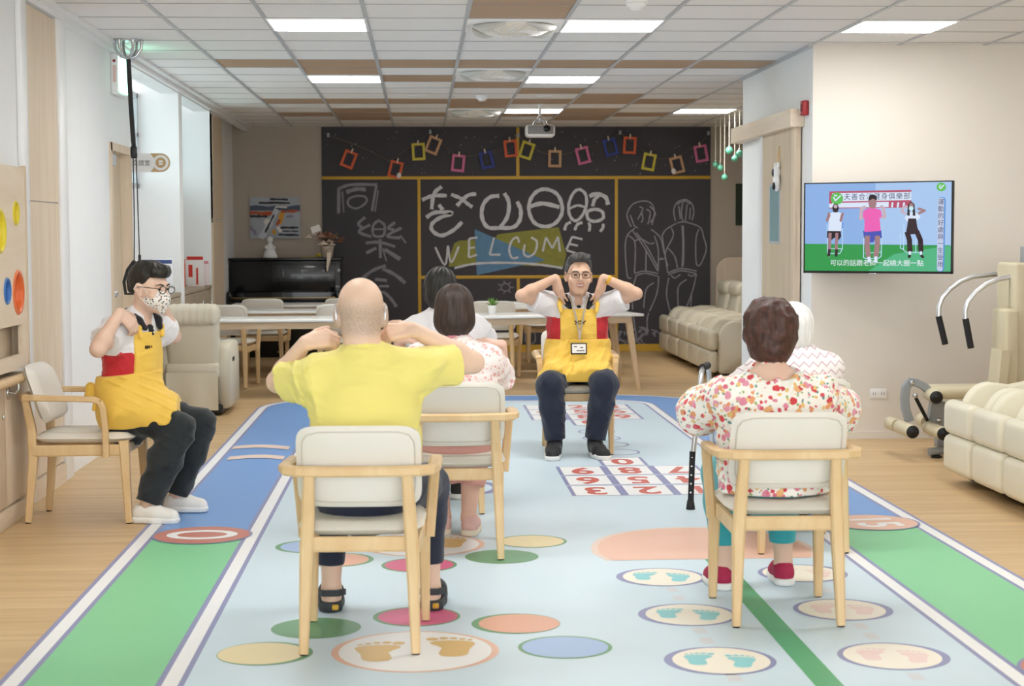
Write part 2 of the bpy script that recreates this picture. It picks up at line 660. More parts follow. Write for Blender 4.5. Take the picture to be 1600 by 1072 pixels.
# ------------------------------------------------------------------ printed floor mat
cols = ['#8e92bb', '#f2f3f4', '#77a2dc', '#86d19d', '#cfe2ed', '#eac0ab', '#d0648a', '#6fa279', '#ecdcae', '#e3ad94', '#a5c0e6',
        '#dfbc7c', '#8ccfd4', '#f3ecdd', '#f0d6cf', '#cf6a62', '#d4d8de', '#c98274', '#e9d3c8', '#5dab7b']
cn = ['purple', 'white', 'blue', 'green', 'ice', 'peach', 'magenta', 'darkgreen', 'yellow', 'orange', 'paleblue', 'gold', 'teal', 'cream',
      'pink', 'red', 'greymark', 'brick', 'palepeach', 'stripe']
K = {n: i for i, n in enumerate(cn)}
mm = [mat('mat_' + n, c, .42, spec=.35) for n, c in zip(cn, cols)]
fm = MB()
Z0 = .0020
LZ = .0005


def lay(poly, col, lv):
    z = Z0 + LZ * lv
    fm.flat([(x, y, z) for x, y in poly], K[col])


def rrect(x0, x1, y0, y1, r):
    pts = [(x0, y0), (x1, y0)]
    for i in range(13):
        a = PI / 2 * i / 12
        pts.append((x1 - r + r * math.cos(a), y1 - r + r * math.sin(a)))
    for i in range(13):
        a = PI / 2 + PI / 2 * i / 12
        pts.append((x0 + r + r * math.cos(a), y1 - r + r * math.sin(a)))
    return pts


YN = 3.4
fm.prism(rrect(-1.362, 2.478, YN, 14.93, .95), 0.0003, Z0, mi=K['purple'])
lay(rrect(-1.342, 2.458, YN, 14.91, .93), 'white', 1)
lay(rrect(-1.290, 2.406, YN, 14.86, .88), 'purple', 2)
lay(rrect(-1.270, 2.386, YN, 14.84, .86), 'blue', 3)
lay([(-1.27, YN), (-.84, YN), (-.84, 8.14), (-1.27, 8.02)], 'green', 4)
lay([(1.92, YN), (2.386, YN), (2.386, 8.14), (1.92, 8.26)], 'green', 4)
lay(rrect(-.852, 1.948, YN, 14.42, .42), 'purple', 5)
lay(rrect(-.832, 1.928, YN, 14.40, .40), 'white', 6)
lay(rrect(-.780, 1.876, YN, 14.34, .36), 'purple', 7)
lay(rrect(-.760, 1.856, YN, 14.32, .34), 'ice', 8)


def P(px, py):
    q = atz(px, py, 0)
    return q.x, q.y


def disc(px, py, r, col, lv, dx=0, dy=0, ry=None):
    x, y = P(px, py)
    lay(circle(x + dx, y + dy, r, ry), col, lv)


# number medallions on the track
def medal(c, r, col, txt, rot, tsx=1.5):
    lay(circle(*c, r + .012, r * 1.0 + .012), 'purple', 9)
    lay(circle(*c, r, r), col, 10)
    X = Matrix.Translation((c[0], c[1], Z0 + LZ * 11)) @ Matrix.Rotation(rot, 4, 'Z')
    if txt:
        letter(fm, txt, .3, X, K['white'], tsx, .02)


medal(P(316, 838), .225, 'brick', '', 0)
medal(P(1364, 818), .215, 'peach', '15', -PI / 2 + .1, 1.0)
medal((2.17, 5.32), .22, 'brick', '4', -PI / 2 + .1)
# wavy peach bars on the far blue track
for py in (702, 718):
    pts = [P(x, py - 3.5 * math.cos((x - 405) / 32.)) for x in range(348, 470, 8)]
    pts = [q for q in pts if q[0] < -.87 and q[0] > -1.27]
    lay([(x, y - .085) for x, y in pts] + [(x, y + .085) for x, y in reversed(pts)], 'palepeach', 9)
# twister circles with green rims
for px, py, col, dx in ((414, 1024, 'yellow', -.012), (494, 984, 'darkgreen', 0), (651, 966, 'magenta', .004), (806, 977, 'orange', .012),
                        (883, 1014, 'paleblue', 0), (486, 856, 'paleblue', .01), (526, 877, 'orange', -.008), (655, 885, 'magenta', 0),
                        (784, 872, 'darkgreen', 0), (831, 848, 'yellow', 0)):
    disc(px, py, .163, 'darkgreen', 9)
    disc(px, py, .149, col, 10, dx=dx)
# feet
SOLE = [(-.05, -.11), (-.03, -.125), (.0, -.128), (.03, -.12), (.042, -.09), (.038, -.05), (.03, -.01), (.045, .02), (.068, .05), (.07, .075),
        (.05, .092), (.01, .098), (-.04, .092), (-.075, .075), (-.085, .05), (-.078, .02), (-.062, -.03), (-.058, -.08)]
TOES = [(.062, .118, .022), (.022, .128, .017), (-.012, .126, .014), (-.042, .116, .012), (-.068, .102, .010)]


def foot(c, s, col, lv, mirror=1, rot=0.0):
    co, si = math.cos(rot), math.sin(rot)

    def T(x, y):
        x, y = x * s * mirror, y * s
        return c[0] + x * co - y * si, c[1] + x * si + y * co
    pl = [T(x, y) for x, y in SOLE]
    lay(pl if mirror > 0 else pl[::-1], col, lv)
    for x, y, r in TOES:
        q = T(x, y)
        lay(circle(*q, r * s, n=14), col, lv)


for px, py in ((649, 1020), (660, 853)):
    x, y = P(px, py)
    lay(circle(x, y, .287), 'peach', 9)
    lay(circle(x, y, .262, .275), 'white', 10)
    foot((x - .122, y - .01), 1.02, 'gold', 11, 1)
    foot((x + .122, y + .04), 1.02, 'gold', 11, -1)
for px, py, col in ((1033, 904, 'teal'), (1075, 963, 'teal'), (1125, 1035, 'teal'), (1254, 898, 'pink'), (1317, 955, 'pink'), (1396, 1028, 'pink')):
    x, y = P(px, py)
    lay(circle(x, y, .187), 'purple', 9)
    lay(circle(x + (.004 if col == 'teal' else -.004), y, .163, .172), 'cream', 10)
    foot((x - .066, y + .02), .62, col, 11, 1, -.15)
    foot((x + .066, y - .02), .62, col, 11, -1, -.15)
for px, py in ((1050, 924), (1060, 937), (1093, 988), (1104, 1004), (1147, 1062), (1290, 925), (1345, 981), (1362, 997), (1431, 1060)):
    x, y = P(px, py)
    lay([(x - .022, y - .045), (x + .022, y - .045), (x + .022, y + .045), (x - .022, y + .045)], 'greymark', 9)
# green strip running away
gx = P(1294, 1072)[0]
lay([(gx - .045, YN), (gx + .045, YN), (gx + .045, 7.5), (gx - .045, 7.5)], 'stripe', 9)
# large peach half round
a, b = P(957, 878), P(1272, 878)
cx, rx = (a[0] + b[0]) / 2, (b[0] - a[0]) / 2
top = P(1100, 827)[1]
for g, col, lv in ((.03, 'palepeach', 9), (0, 'peach', 10)):
    pts = [(cx - rx - g, a[1]), (cx + rx + g, a[1])]
    for i in range(25):
        u = PI * i / 24
        pts.append((cx + (rx * 1.09 + g) * math.cos(u), a[1] + .16 + (top - a[1] - .16 + g) * math.sin(u) ** .8))
    lay(pts, col, lv)


# number grids
def cellbox(x0, x1, y0, y1, txt, rot):
    lay([(x0 - .0222, y0), (x1 + .0222, y0), (x1 + .0222, y1), (x0 - .0222, y1)], 'purple', 9)
    lay([(x0, y0 + .012), (x1, y0 + .012), (x1, y1 - .012), (x0, y1 - .012)], 'white', 10)
    X = Matrix.Translation(((x0 + x1) / 2, (y0 + y1) / 2, Z0 + LZ * 11)) @ Matrix.Rotation(rot, 4, 'Z')
    letter(fm, txt, .36, X, K['red'], .78, .028)


gx0, gy0 = P(895, 777)[0], P(895, 777)[1]
for i, row in enumerate(('321', '654', '987')):
    for k_, ch in enumerate(row):
        cellbox(gx0 + .02 + .29 * k_, gx0 + .02 + .29 * k_ + .245, gy0 + .395 * i, gy0 + .395 * i + .375, ch, PI)
cellbox(gx0 + .31, gx0 + .555, gy0 + .395 * 3, gy0 + .395 * 3 + .375, '0', PI)
hx0, hy0 = .86, 12.86
for i, row in enumerate(('789', '456', '123')):
    for k_, ch in enumerate(row):
        cellbox(hx0 + .29 * k_, hx0 + .29 * k_ + .245, hy0 + .385 * i, hy0 + .385 * i + .365, ch, 0)
cellbox(hx0 + .29, hx0 + .535, hy0 - .385, hy0 - .02, '0', 0)
# loops between the grids, and a broad purple ring further left


def ring(cx, cy, rx, ry, w, col, lv, n=36):
    z = Z0 + LZ * lv
    for i in range(n):
        a, b = 2 * PI * i / n, 2 * PI * (i + 1) / n
        q = [(cx + (rx - d) * math.cos(u), cy + (ry - d) * math.sin(u), z) for u, d in ((a, 0), (b, 0), (b, w), (a, w))]
        fm.flat(q, K[col])


ring(P(316, 838)[0], P(316, 838)[1], .168, .125, .05, 'white', 12)
for px, py in ((932, 676), (940, 686), (952, 696), (968, 708)):
    x, y = P(px, py)
    ring(x, y, .135, .15, .016, 'purple', 9)
ring(P(722, 764)[0], P(722, 764)[1], .23, .28, .06, 'purple', 9)
floor_mat = fm.build('floor_mat', mm)
tag(floor_mat, 'large pale blue printed activity mat with circles, footprints and numbers on the floor', 'mat')
# ------------------------------------------------------------------ armchairs
def make_chair():
    t = thing('armchair', 'x', 'chair', group='light wood armchairs with pale padding')
    for s in (-1, 1):
        a = MB().bar([(s * .190, -.252, .006), (s * .180, -.222, .33), (s * .172, -.232, .48), (s * .165, -.262, .618)],
                     [.030, .046, .044, .036], [.032, .046, .042, .034], up=(0, 1, 0), r=.35)
        l = a.build('leg', 'chair_wood', t)
        MB().lathe([(.014, 0), (.014, .008)], (s * .190, -.252, 0), 10).build('foot_pad', 'black_rubber', l)
        a = MB().bar([(s * .207, .252, .006), (s * .204, .236, .37), (s * .203, .233, .415)], [.030, .046, .046], [.032, .048, .048],
                     up=(0, 1, 0), r=.35)
        l = a.build('leg', 'chair_wood', t)
        MB().lathe([(.014, 0), (.014, .008)], (s * .207, .252, 0), 10).build('foot_pad', 'black_rubber', l)
        MB().lathe([(0, .004), (.007, .003), (.008, 0)], n=10, X=Matrix.Rotation(PI / 2, 3, 'X'), c=(s * .169, -.256, .545)).build(
            'bolt', 'steel', t)
    # bent rail running round the back into the arms, and down into the arm posts
    for s in (-1, 1):
        p = [(s * .10, -.268, .630), (s * .205, -.262, .631), (s * .242, -.242, .632), (s * .254, -.19, .632), (s * .255, 0, .628),
             (s * .253, .10, .624), (s * .250, .128, .612), (s * .247, .142, .585), (s * .238, .150, .48), (s * .228, .150, .36), (s * .226, .148, .335)]
        w = [.034, .034, .036, .044, .046, .044, .04, .038, .036, .036, .034]
        ups = MB()
        ups.bar(p[:7], w[:7], [.036, .036, .034, .03, .028, .028, .03], up=(0, 0, 1), r=.4)
        ups.build('armrest', 'chair_wood', t)
        MB().bar(p[6:], .03, .038, up=(1, 0, 0), r=.4).build('arm_post', 'chair_wood', t)
    MB().bar([(-.11, -.268, .630), (.11, -.268, .630)], .034, .036, r=.4).build('back_rail', 'chair_wood', t)
    f = MB()
    for s in (-1, 1):
        f.bar([(s * .192, -.222, .362), (s * .204, .235, .368)], .024, .056, r=.3)
    f.bar([(-.185, -.222, .376), (.185, -.222, .376)], .024, .052, r=.3)
    f.bar([(-.2, .236, .372), (.2, .236, .372)], .024, .05, r=.3)
    f.build('seat_frame', 'chair_wood', t)
    # cushion: softly domed slab
    s = MB()
    vs, fs = [], []
    nx, ny = 17, 17
    for lay_ in (0, 1):
        for i in range(nx):
            for j in range(ny):
                u, v = -1 + 2 * i / (nx - 1), -1 + 2 * j / (ny - 1)
                e = max(abs(u), abs(v))
                q = (abs(u) ** 6 + abs(v) ** 6) ** (1 / 6) / max(e, 1e-6) if e > 0 else 1
                x, y = u / max(q, 1) * .218, .022 + v / max(q, 1) * .252
                rim = max(0, 1 - max(abs(u), abs(v)) ** 8)
                z = (.425 + .030 * rim ** .5 - .010 * (1 - u * u) * (1 - v * v)) if lay_ else (.425 - .026 * rim ** .5)
                vs.append((x, y, z))
    o = nx * ny
    for i in range(nx - 1):
        for j in range(ny - 1):
            a, b, c, d = i * ny + j, (i + 1) * ny + j, (i + 1) * ny + j + 1, i * ny + j + 1
            fs += [(o + a, o + b, o + c, o + d), (d, c, b, a)]
    s.add(vs, fs, 0, True)
    s.build('seat_cushion', 'chair_vinyl', t)
    # back pad
    b = MB()
    vs, fs = [], []
    for lay_ in (0, 1):
        for i in range(nx):
            for j in range(ny):
                u, v = -1 + 2 * i / (nx - 1), -1 + 2 * j / (ny - 1)
                e = max(abs(u), abs(v))
                q = (abs(u) ** 7 + abs(v) ** 7) ** (1 / 7) / max(e, 1e-6) if e > 0 else 1
                x, w = u / max(q, 1) * .212, v / max(q, 1) * .145
                z = .640 + w
                rim = max(0, 1 - max(abs(u), abs(v)) ** 6) ** .5
                yc = -.205 - .34 * w - .018 * (1 - u * u)
                vs.append((x, yc + (.040 * rim * (1 + .25 * (1 - v * v)) if lay_ else -.018 * rim), z))
    for i in range(nx - 1):
        for j in range(ny - 1):
            a, b_, c, d = i * ny + j, (i + 1) * ny + j, (i + 1) * ny + j + 1, i * ny + j + 1
            fs += [(o + d, o + c, o + b_, o + a), (a, b_, c, d)]
    b.add(vs, fs, 0, True)
    bk = b.build('back_pad', 'chair_vinyl', t)
    sm = MB()
    pts = []
    for i in range(41):
        a = 2 * PI * i / 40
        cu, su = math.cos(a), math.sin(a)
        q = (abs(cu) ** 7 + abs(su) ** 7) ** (1 / 7)
        u, v = cu / q * .90, su / q * .86
        rim = max(0, 1 - max(abs(u), abs(v)) ** 6) ** .5
        w = v * .145
        pts.append((u * .212, -.205 - .34 * w - .018 * (1 - u * u) - .018 * rim - .0005, .640 + w))
    sm.tube(pts, .0022, 6)
    sm.build('piping', 'chair_piping', bk)
    return t


CH = make_chair()
chairs = [((-.208, 5.93), -2, 'armchair under the bald man in the yellow shirt, nearest the camera'),
          ((.150, 7.57), 0, 'armchair of the woman in the pink flowered blouse'),
          ((.110, 8.79), 0, 'armchair mostly hidden in front of the pink flowered blouse, under the man in white'),
          ((1.329, 6.235), -2, 'armchair under the woman in the bright flower print blouse'),
          ((1.690, 7.62), 0, 'armchair hidden beyond the bright flower print blouse, under the white haired person'),
          ((1.010, 11.045), 180, 'armchair facing the group, under the smiling instructor in the yellow apron'),
          ((-1.700, 8.64), -93, 'armchair seen side-on beside the timber wall panel, under the man with the face mask'),
          ((-1.800, 16.05), -6, 'empty armchair at the tables right beside the single recliner'),
          ((-1.610, 17.50), 0, 'empty armchair in front of the left half of the piano'),
          ((-.770, 16.05), 0, 'empty armchair at the tables behind the head of the bald man'),
          ((-.770, 17.50), 0, 'empty armchair at the table by the right end of the piano'),
          ((.730, 16.60), -8, 'empty armchair behind the small potted plant'),
          ((1.380, 18.76), 180, 'empty armchair farthest back against the yellow board edge')]
for i, (p, a, lb) in enumerate(chairs):
    o = CH if i == 0 else copy_tree(CH)
    o.location = (p[0], p[1], .0048 if (-1.36 < p[0] < 2.4 and p[1] < 14) else 0)
    o.rotation_euler = (0, 0, R(a))
    o['label'] = lb


# ------------------------------------------------------------------ tables
def make_table():
    L, D, H = 1.6, .65, .70
    t = thing('long_table', 'x', 'table', group='long white-topped tables')
    MB().box((0, 0, H - .012), (L, D, .024), r=.006).build('tabletop', 'table_white', t)
    for sy in (-1, 1):
        MB().box((0, sy * (D / 2 - .05), H - .055), (L - .22, .022, .06)).build('apron', 'table_wood_across', t)
    for sx in (-1, 1):
        MB().box((sx * (L / 2 - .12), 0, H - .055), (.022, D - .12, .06)).build('apron', 'table_wood', t)
        for sy in (-1, 1):
            MB().bar([(sx * (L / 2 - .13), sy * (D / 2 - .075), H - .026), (sx * (L / 2 - .035), sy * (D / 2 - .045), .0)],
                     [.062, .036], [.05, .034], up=(0, 1, 0), r=.25).build('leg', 'table_wood', t)
    return t


TB = make_table()
tables = [((-1.20, 14.98), 3, 'long white table nearest, behind the single recliner and the bald man'),
          ((-1.20, 16.56), 2, 'long white table in the middle row before the piano'),
          ((-1.20, 17.99), 0, 'long white table closest to the piano'),
          ((1.18, 15.49), 12, 'long white table right behind the instructor, with the potted plant on it'),
          ((1.22, 17.22), 8, 'long white table behind the one carrying the potted plant'),
          ((1.22, 18.0), 2, 'long white table closest to the blackboard, behind the instructor')]
for i, (p, a, lb) in enumerate(tables):
    o = TB if i == 0 else copy_tree(TB)
    o.location = (*p, 0)
    o.rotation_euler = (0, 0, R(a))
    o['label'] = lb

# potted plant on the table
q = at(769, 490, 15.42)
t = thing('potted_plant', 'small green plant in a white pot on the white table', 'plant', (q.x, 15.42, .70))
MB().lathe([(.026, 0), (.030, .004), (.040, .075), (.042, .08), (.036, .08), (.033, .07), (.0, .068)], n=20).build('pot', 'gloss_white', t)
MB().lathe([(0, .071), (.034, .070)], n=16).build('soil', mat('soil', '#4a382a', .9), t)
lf = MB()
random.seed(3)
for i in range(26):
    a = random.uniform(0, 2 * PI)
    l = random.uniform(.05, .10)
    e = random.uniform(.4, 1.35)
    d = Vector((math.cos(a) * math.cos(e), math.sin(a) * math.cos(e), math.sin(e)))
    s_ = d.cross(Vector((0, 0, 1))).normalized() * .010
    b0 = Vector((0, 0, .07))
    nrm = s_.cross(d).normalized() * .004
    v = [b0, b0 + d * l * .5 + s_ + nrm, b0 + d * l, b0 + d * l * .5 - s_ + nrm, b0 + d * l * .5 - nrm]
    lf.add(v, [(0, 1, 2), (0, 2, 3), (0, 4, 1), (0, 3, 4), (1, 4, 2), (4, 3, 2)], 0, False)
lf.build('leaves', mat('leaf_green', '#6d9a45', .5, var=.2), t)


# ------------------------------------------------------------------ recliners
def make_recliner(W, leather):
    t = thing('recliner', 'x', 'recliner')
    aw = .115
    MB().bb((-W / 2 + .06, -.34, .012), (W / 2 - .06, .34, .085), .01).build('base', 'black_plastic', t)
    for s in (-1, 1):
        a = MB()
        prof = []
        # side outline of the arm, rounded front top
        y0, y1, z0, z1 = -.30, .385, .055, .575
        prof = [(y0, z0), (y1 - .03, z0), (y1, z0 + .03), (y1, .36)]
        for i in range(9):
            u = PI / 2 * i / 8
            prof.append((y1 - .16 + .16 * math.cos(u), .36 + (z1 - .36) * math.sin(u)))
        prof += [(.10, z1 - .016), (-.02, z1 + .008), (-.15, z1 + .004), (y0 + .03, z1 - .02), (y0, z1 - .06)]
        n = len(prof)
        vs = []
        rows = ((0, .0), (.016, .028), (.045, .04), (aw - .045, .04), (aw - .016, .028), (aw, .0))
        cy, cz = (y0 + y1) / 2, .28
        for x, g in rows:
            k = 1 - (.04 - g) * 1.3
            for y, z in prof:
                vs.append((s * (W / 2 - x), cy + (y - cy) * k, cz + (z - cz) * k))
        fs = []
        for r_ in range(len(rows) - 1):
            for i in range(n):
                q = (r_ * n + i, r_ * n + (i + 1) % n, (r_ + 1) * n + (i + 1) % n, (r_ + 1) * n + i)
                fs.append(q if s > 0 else q[::-1])
        e0, e1 = tuple(range(n)), tuple(range((len(rows) - 1) * n, len(rows) * n))
        fs += [e0[::-1] if s > 0 else e0, e1 if s > 0 else e1[::-1]]
        a.add(vs, fs, 0, True)
        am = a.build('arm', leather, t)
        if s > 0:
            MB().bb((W / 2 - .004, -.12, .415), (W / 2 + .004, .0, .45), .003).build('release_latch', 'black_plastic', am)
    iw = W - 2 * aw + .02
    MB().box((0, .07, .345), (iw, .62, .17), r=.055, seg=4).build('seat_cushion', leather, t)
    for z, h in ((.378, .195), (.172, .215)):
        f = MB().box((0, .425, z), (W - .03, .10, h), r=.045, seg=4)
        f.build('footrest_pad', leather, t)
    X = Matrix.Translation((0, -.28, .60)) @ Matrix.Rotation(R(14), 4, 'X')
    k = MB()
    k.box((0, 0, 0), (W - .16, .17, .55), X.to_3x3().to_4x4(), r=.05, seg=4)
    for i in range(len(k.v)):
        k.v[i] = tuple(Vector(k.v[i]) + Vector((0, -.28, .60)))
    bk = k.build('backrest', leather, t)
    h = MB()
    n = 28
    for i in range(2):
        pass
    vs, fs = [], []
    m = 25
    for i in range(m):
        u = -1 + 2 * i / (m - 1)
        x = u * (W - .14) / 2
        pl = 1 + .035 * math.sin(u * 26)
        e = (1 - abs(u) ** 10) ** .5 if abs(u) < 1 else 0.0
        for j in range(n):
            a = 2 * PI * j / n
            ca, sa = math.cos(a), math.sin(a)
            q = (abs(ca) ** 3 + abs(sa) ** 3) ** (1 / 3)
            vs.append((x, -.325 + ca / q * .125 * (.35 + .65 * e) * pl, .80 + sa / q * .088 * (.35 + .65 * e) * pl))
    for i in range(m - 1):
        for j in range(n):
            fs.append((i * n + j, (i + 1) * n + j, (i + 1) * n + (j + 1) % n, i * n + (j + 1) % n))
    fs += [tuple(range(n)), tuple(reversed(range((m - 1) * n, m * n)))]
    h.add(vs, fs, 0, True)
    h.build('headrest', leather, t)
    fl = MB()
    vs = []
    for i in range(13):
        for j in range(7):
            u, v = -1 + i / 6, j / 6
            vs.append((u * (W / 2 - .085), -.405 - .016 * math.sin(u * 5 + 1) * (1 - v) - .01 * (1 - v), .05 + .30 * v))
    fs = [(i * 7 + j, i * 7 + j + 1, (i + 1) * 7 + j + 1, (i + 1) * 7 + j) for i in range(12) for j in range(6)]
    fl.add(vs, [tuple(reversed(f)) for f in fs], 0, True)
    vs2 = [(x, y + .02, z) for x, y, z in vs]
    fl.add(vs2, fs, 0, True)
    fl.build('back_flap', leather, t)
    MB().bb((-W / 2 + .08, -.39, .30), (W / 2 - .08, -.2, .42), .02).build('lumbar_panel', leather, t)
    return t


r1 = make_recliner(.575, 'recliner_leather')
r1.location = (-1.808, 13.78, 0)
tag(r1, 'single beige recliner with its back turned, standing behind the man with the face mask', 'recliner')
r2 = make_recliner(.495, 'recliner_cream')
for i, (y, lb) in enumerate(((9.31, 'cream recliner beside the gym machine, farthest of its row of three'), (8.81, 'middle cream recliner of the row in front of the gym machine'),
                             (8.31, 'cream recliner cut by the picture edge, nearest of its row of three'))):
    o = r2 if i == 0 else copy_tree(r2)
    o.location = (3.465, y, 0)
    o.rotation_euler = (0, 0, PI / 2)
    tag(o, lb, 'recliner', 'cream recliners by the gym machine')
r3 = make_recliner(.69, 'recliner_leather')
for i, (y, lb) in enumerate(((19.55, 'beige recliner right against the blackboard, farthest of the long row'), (18.83, 'second beige recliner from the blackboard'),
                             (18.11, 'middle beige recliner of the row of five beside the blackboard'),
                             (17.40, 'fourth beige recliner from the blackboard'), (16.69, 'beige recliner showing its whole arm side, nearest of the row beside the blackboard'))):
    o = r3 if i == 0 else copy_tree(r3)
    o.location = (3.28, y, 0)
    o.rotation_euler = (0, 0, PI / 2)
    tag(o, lb, 'recliner', 'beige recliners in the row beside the blackboard')

# round-topped pale board behind the recliners
pts = [(3.56, .02), (3.98, .02), (3.98, 1.14), (3.72, 1.14)] + [(3.56 + .16 - .16 * math.sin(PI / 2 * i / 8), .98 + .16 * math.cos(PI / 2 * i / 8)) for i in range(1, 9)]
hb = MB().prism(pts, -.02, .02, Matrix(((1, 0, 0, 0), (0, 0, -1, 20.30), (0, 1, 0, 0), (0, 0, 0, 1))))
tag(hb.build('partition_board', 'pale_wood'), 'pale wood board with a rounded corner standing behind the farthest recliner', 'board')

# ------------------------------------------------------------------ piano and what stands on it
t = thing('upright_piano', 'black glossy upright piano against the taupe wall', 'piano', (-1.58, 20.02, 0))
w2 = .64
MB().bb((-w2, -.20, .0), (w2, .30, 1.13), .008).build('case', 'black_gloss', t)
MB().bb((-w2 - .012, -.23, 1.13), (w2 + .012, .31, 1.162), .008).build('top_lid', 'black_gloss', t)
MB().bb((-w2 + .06, -.212, .76), (w2 - .06, -.20, 1.09), .004).build('front_panel', 'black_gloss', t)
MB().bb((-w2, -.50, .60), (w2, -.19, .665), .008).build('key_bed', 'black_gloss', t)
MB().bb((-w2 + .04, -.46, .665), (w2 - .04, -.20, .69), .01).build('fallboard', 'black_gloss', t)
hg = MB()
for i in range(48):
    x = -w2 + .05 + i * (2 * w2 - .1) / 47
    hg.bb((x - .008, -.206, .692), (x + .008, -.200, .702))
hg.build('hinge', mat('brass', '#b89a5a', .3, metal=1.0), t)
for s in (-1, 1):
    MB().bb((s * (w2 - .03) - .03, -.48, .0), (s * (w2 - .03) + .03, -.42, .60), .01).build('leg', 'black_gloss', t)
    MB().bb((s * (w2 - .02) - .02, -.50, .665), (s * (w2 - .02) + .02, -.2, .78), .008).build('cheek_block', 'black_gloss', t)
pd = MB()
for x in (-.08, 0, .08):
    pd.bb((x - .018, -.30, .06), (x + .018, -.18, .075), .004)
pd.build('pedals', 'brass', t)

st = MB()
st.lathe([(.085, 0), (.082, .02), (.07, .05), (.05, .10), (.036, .125), (.03, .13), (.034, .15), (.022, .165), (.018, .175), (.03, .19), (.036, .21),
          (.033, .23), (.02, .245), (0, .25)], n=24)
st.ell((.012, -.03, .20), (.012, .012, .016))
st.tube([(-.03, 0, .14), (-.06, -.03, .12), (-.03, -.055, .10)], .014, 8)
st.tube([(.03, 0, .14), (.055, -.03, .115), (.02, -.055, .10)], .014, 8)
so = st.build('figurine', mat('plaster', '#e6e6e6', .6))
so.location = (-1.770, 20.02, 1.162)
tag(so, 'small white figurine standing on top of the black piano', 'figurine')

t = thing('flower_arrangement', 'dried flower arrangement with a card in a pot on the piano', 'flowers', (-1.10, 19.98, 1.162))
MB().lathe([(.05, 0), (.062, .005), (.078, .13), (.08, .135), (.07, .135), (.06, .1), (0, .09)], n=20).build('pot', mat('pot_beige', '#c9b8a6', .7), t)
for nm, cols_, k in (('cream_blooms', '#e7d8c4', 8), ('rust_blooms', '#8c5a44', 9), ('dusky_blooms', '#b98f84', 6)):
    random.seed(k * 3)
    for i in range(k):
        b = MB()
        c = Vector((random.gauss(0, .085), random.gauss(0, .05) - .03, .16 + random.random() * .13))
        rr = random.uniform(.034, .058)
        for p_ in range(7):
            a = 2 * PI * p_ / 7
            e = .5
            X = Matrix.Translation(c) @ Matrix.Rotation(a, 4, 'Z') @ Matrix.Rotation(e, 4, 'Y')
            b.ell(X @ Vector((rr * .6, 0, 0)), (rr * .6, rr * .42, rr * .14), 8, X=X)
        b.ell(c, (rr * .3, rr * .3, rr * .3), 8)
        b.build('bloom', M[nm] if nm in M else mat(nm, cols_, .8, var=.15), t)
g = MB()
random.seed(5)
for i in range(14):
    a = random.uniform(0, 2 * PI)
    g.tube([(0, 0, .1), (.05 * math.cos(a), .04 * math.sin(a), .2), (.13 * math.cos(a), .08 * math.sin(a), .24 + .08 * random.random())], .0025, 5)
g.build('stems', mat('dry_stem', '#7d6a48', .9), t)
rb = MB()
rb.bar([(.03, -.085, .10), (.035, -.25, .06), (.03, -.262, -.02), (.015, -.26, -.10), (.01, -.262, -.155)], [.05, .05, .045, .03, .01], .004, up=(0, 1, 0))
rb.build('ribbon', mat('ribbon_cream', '#e2d3c0', .6), t)
c = MB().box((-.13, -.03, .335), (.11, .002, .075), Euler((0, R(-18), 0)))
c.bar([(-.12, -.028, .30), (-.05, 0, .1)], .004, .004)
c.build('card', 'paper_white', t)
y_ = MB().bar([(-.30, .0, .004), (-.16, -.03, .006), (-.08, -.05, .012)], .03, .006)
y_.ell((-.10, -.06, .03), (.035, .02, .02))
y_.build('yellow_bow', mat('bow_yellow', '#b7a02c', .5), t)

# ------------------------------------------------------------------ canvas on the wall
a, b = at(390, 308, YB - .03), at(469.5, 372.5, YB - .03)
W_, H_ = b.x - a.x, a.z - b.z
t = thing('canvas_painting', 'abstract grey canvas with orange and black strokes above the piano', 'painting', ((a.x + b.x) / 2, YB - .001, (a.z + b.z) / 2))
MB().bb((-W_ / 2, -.032, -H_ / 2), (W_ / 2, 0, H_ / 2)).build('stretched_canvas', mat('canvas_grey', '#a8adb5', .7, var=.18, vscale=6), t)
pc_ = ['#2a2b2e', '#b5532a', '#d59a35', '#c8ccd2', '#4b5568', '#e3ddd6', '#8a7d94']
pm = MB()
random.seed(11)


def dab(u0, v0, u1, v1, w, ci, lv, jag=.02):
    p0, p1 = Vector(((u0 - .5) * W_, (.5 - v0) * H_)), Vector(((u1 - .5) * W_, (.5 - v1) * H_))
    d = (p1 - p0)
    n_ = Vector((-d.y, d.x)).normalized() * w * H_ / 2
    up_, dn = [], []
    for i in range(9):
        m_ = p0 + d * i / 8
        j = 1 + random.uniform(-.45, .35)
        up_.append(m_ + n_ * j)
        dn.append(m_ - n_ * (1 + random.uniform(-.45, .35)))
    hw, hh = W_ / 2 - .001, H_ / 2 - .001
    pm.flat([(max(-hw, min(hw, q.x)), -.0325 - .0003 * lv, max(-hw, min(hw, q.y))) for q in up_ + dn[::-1]], ci)


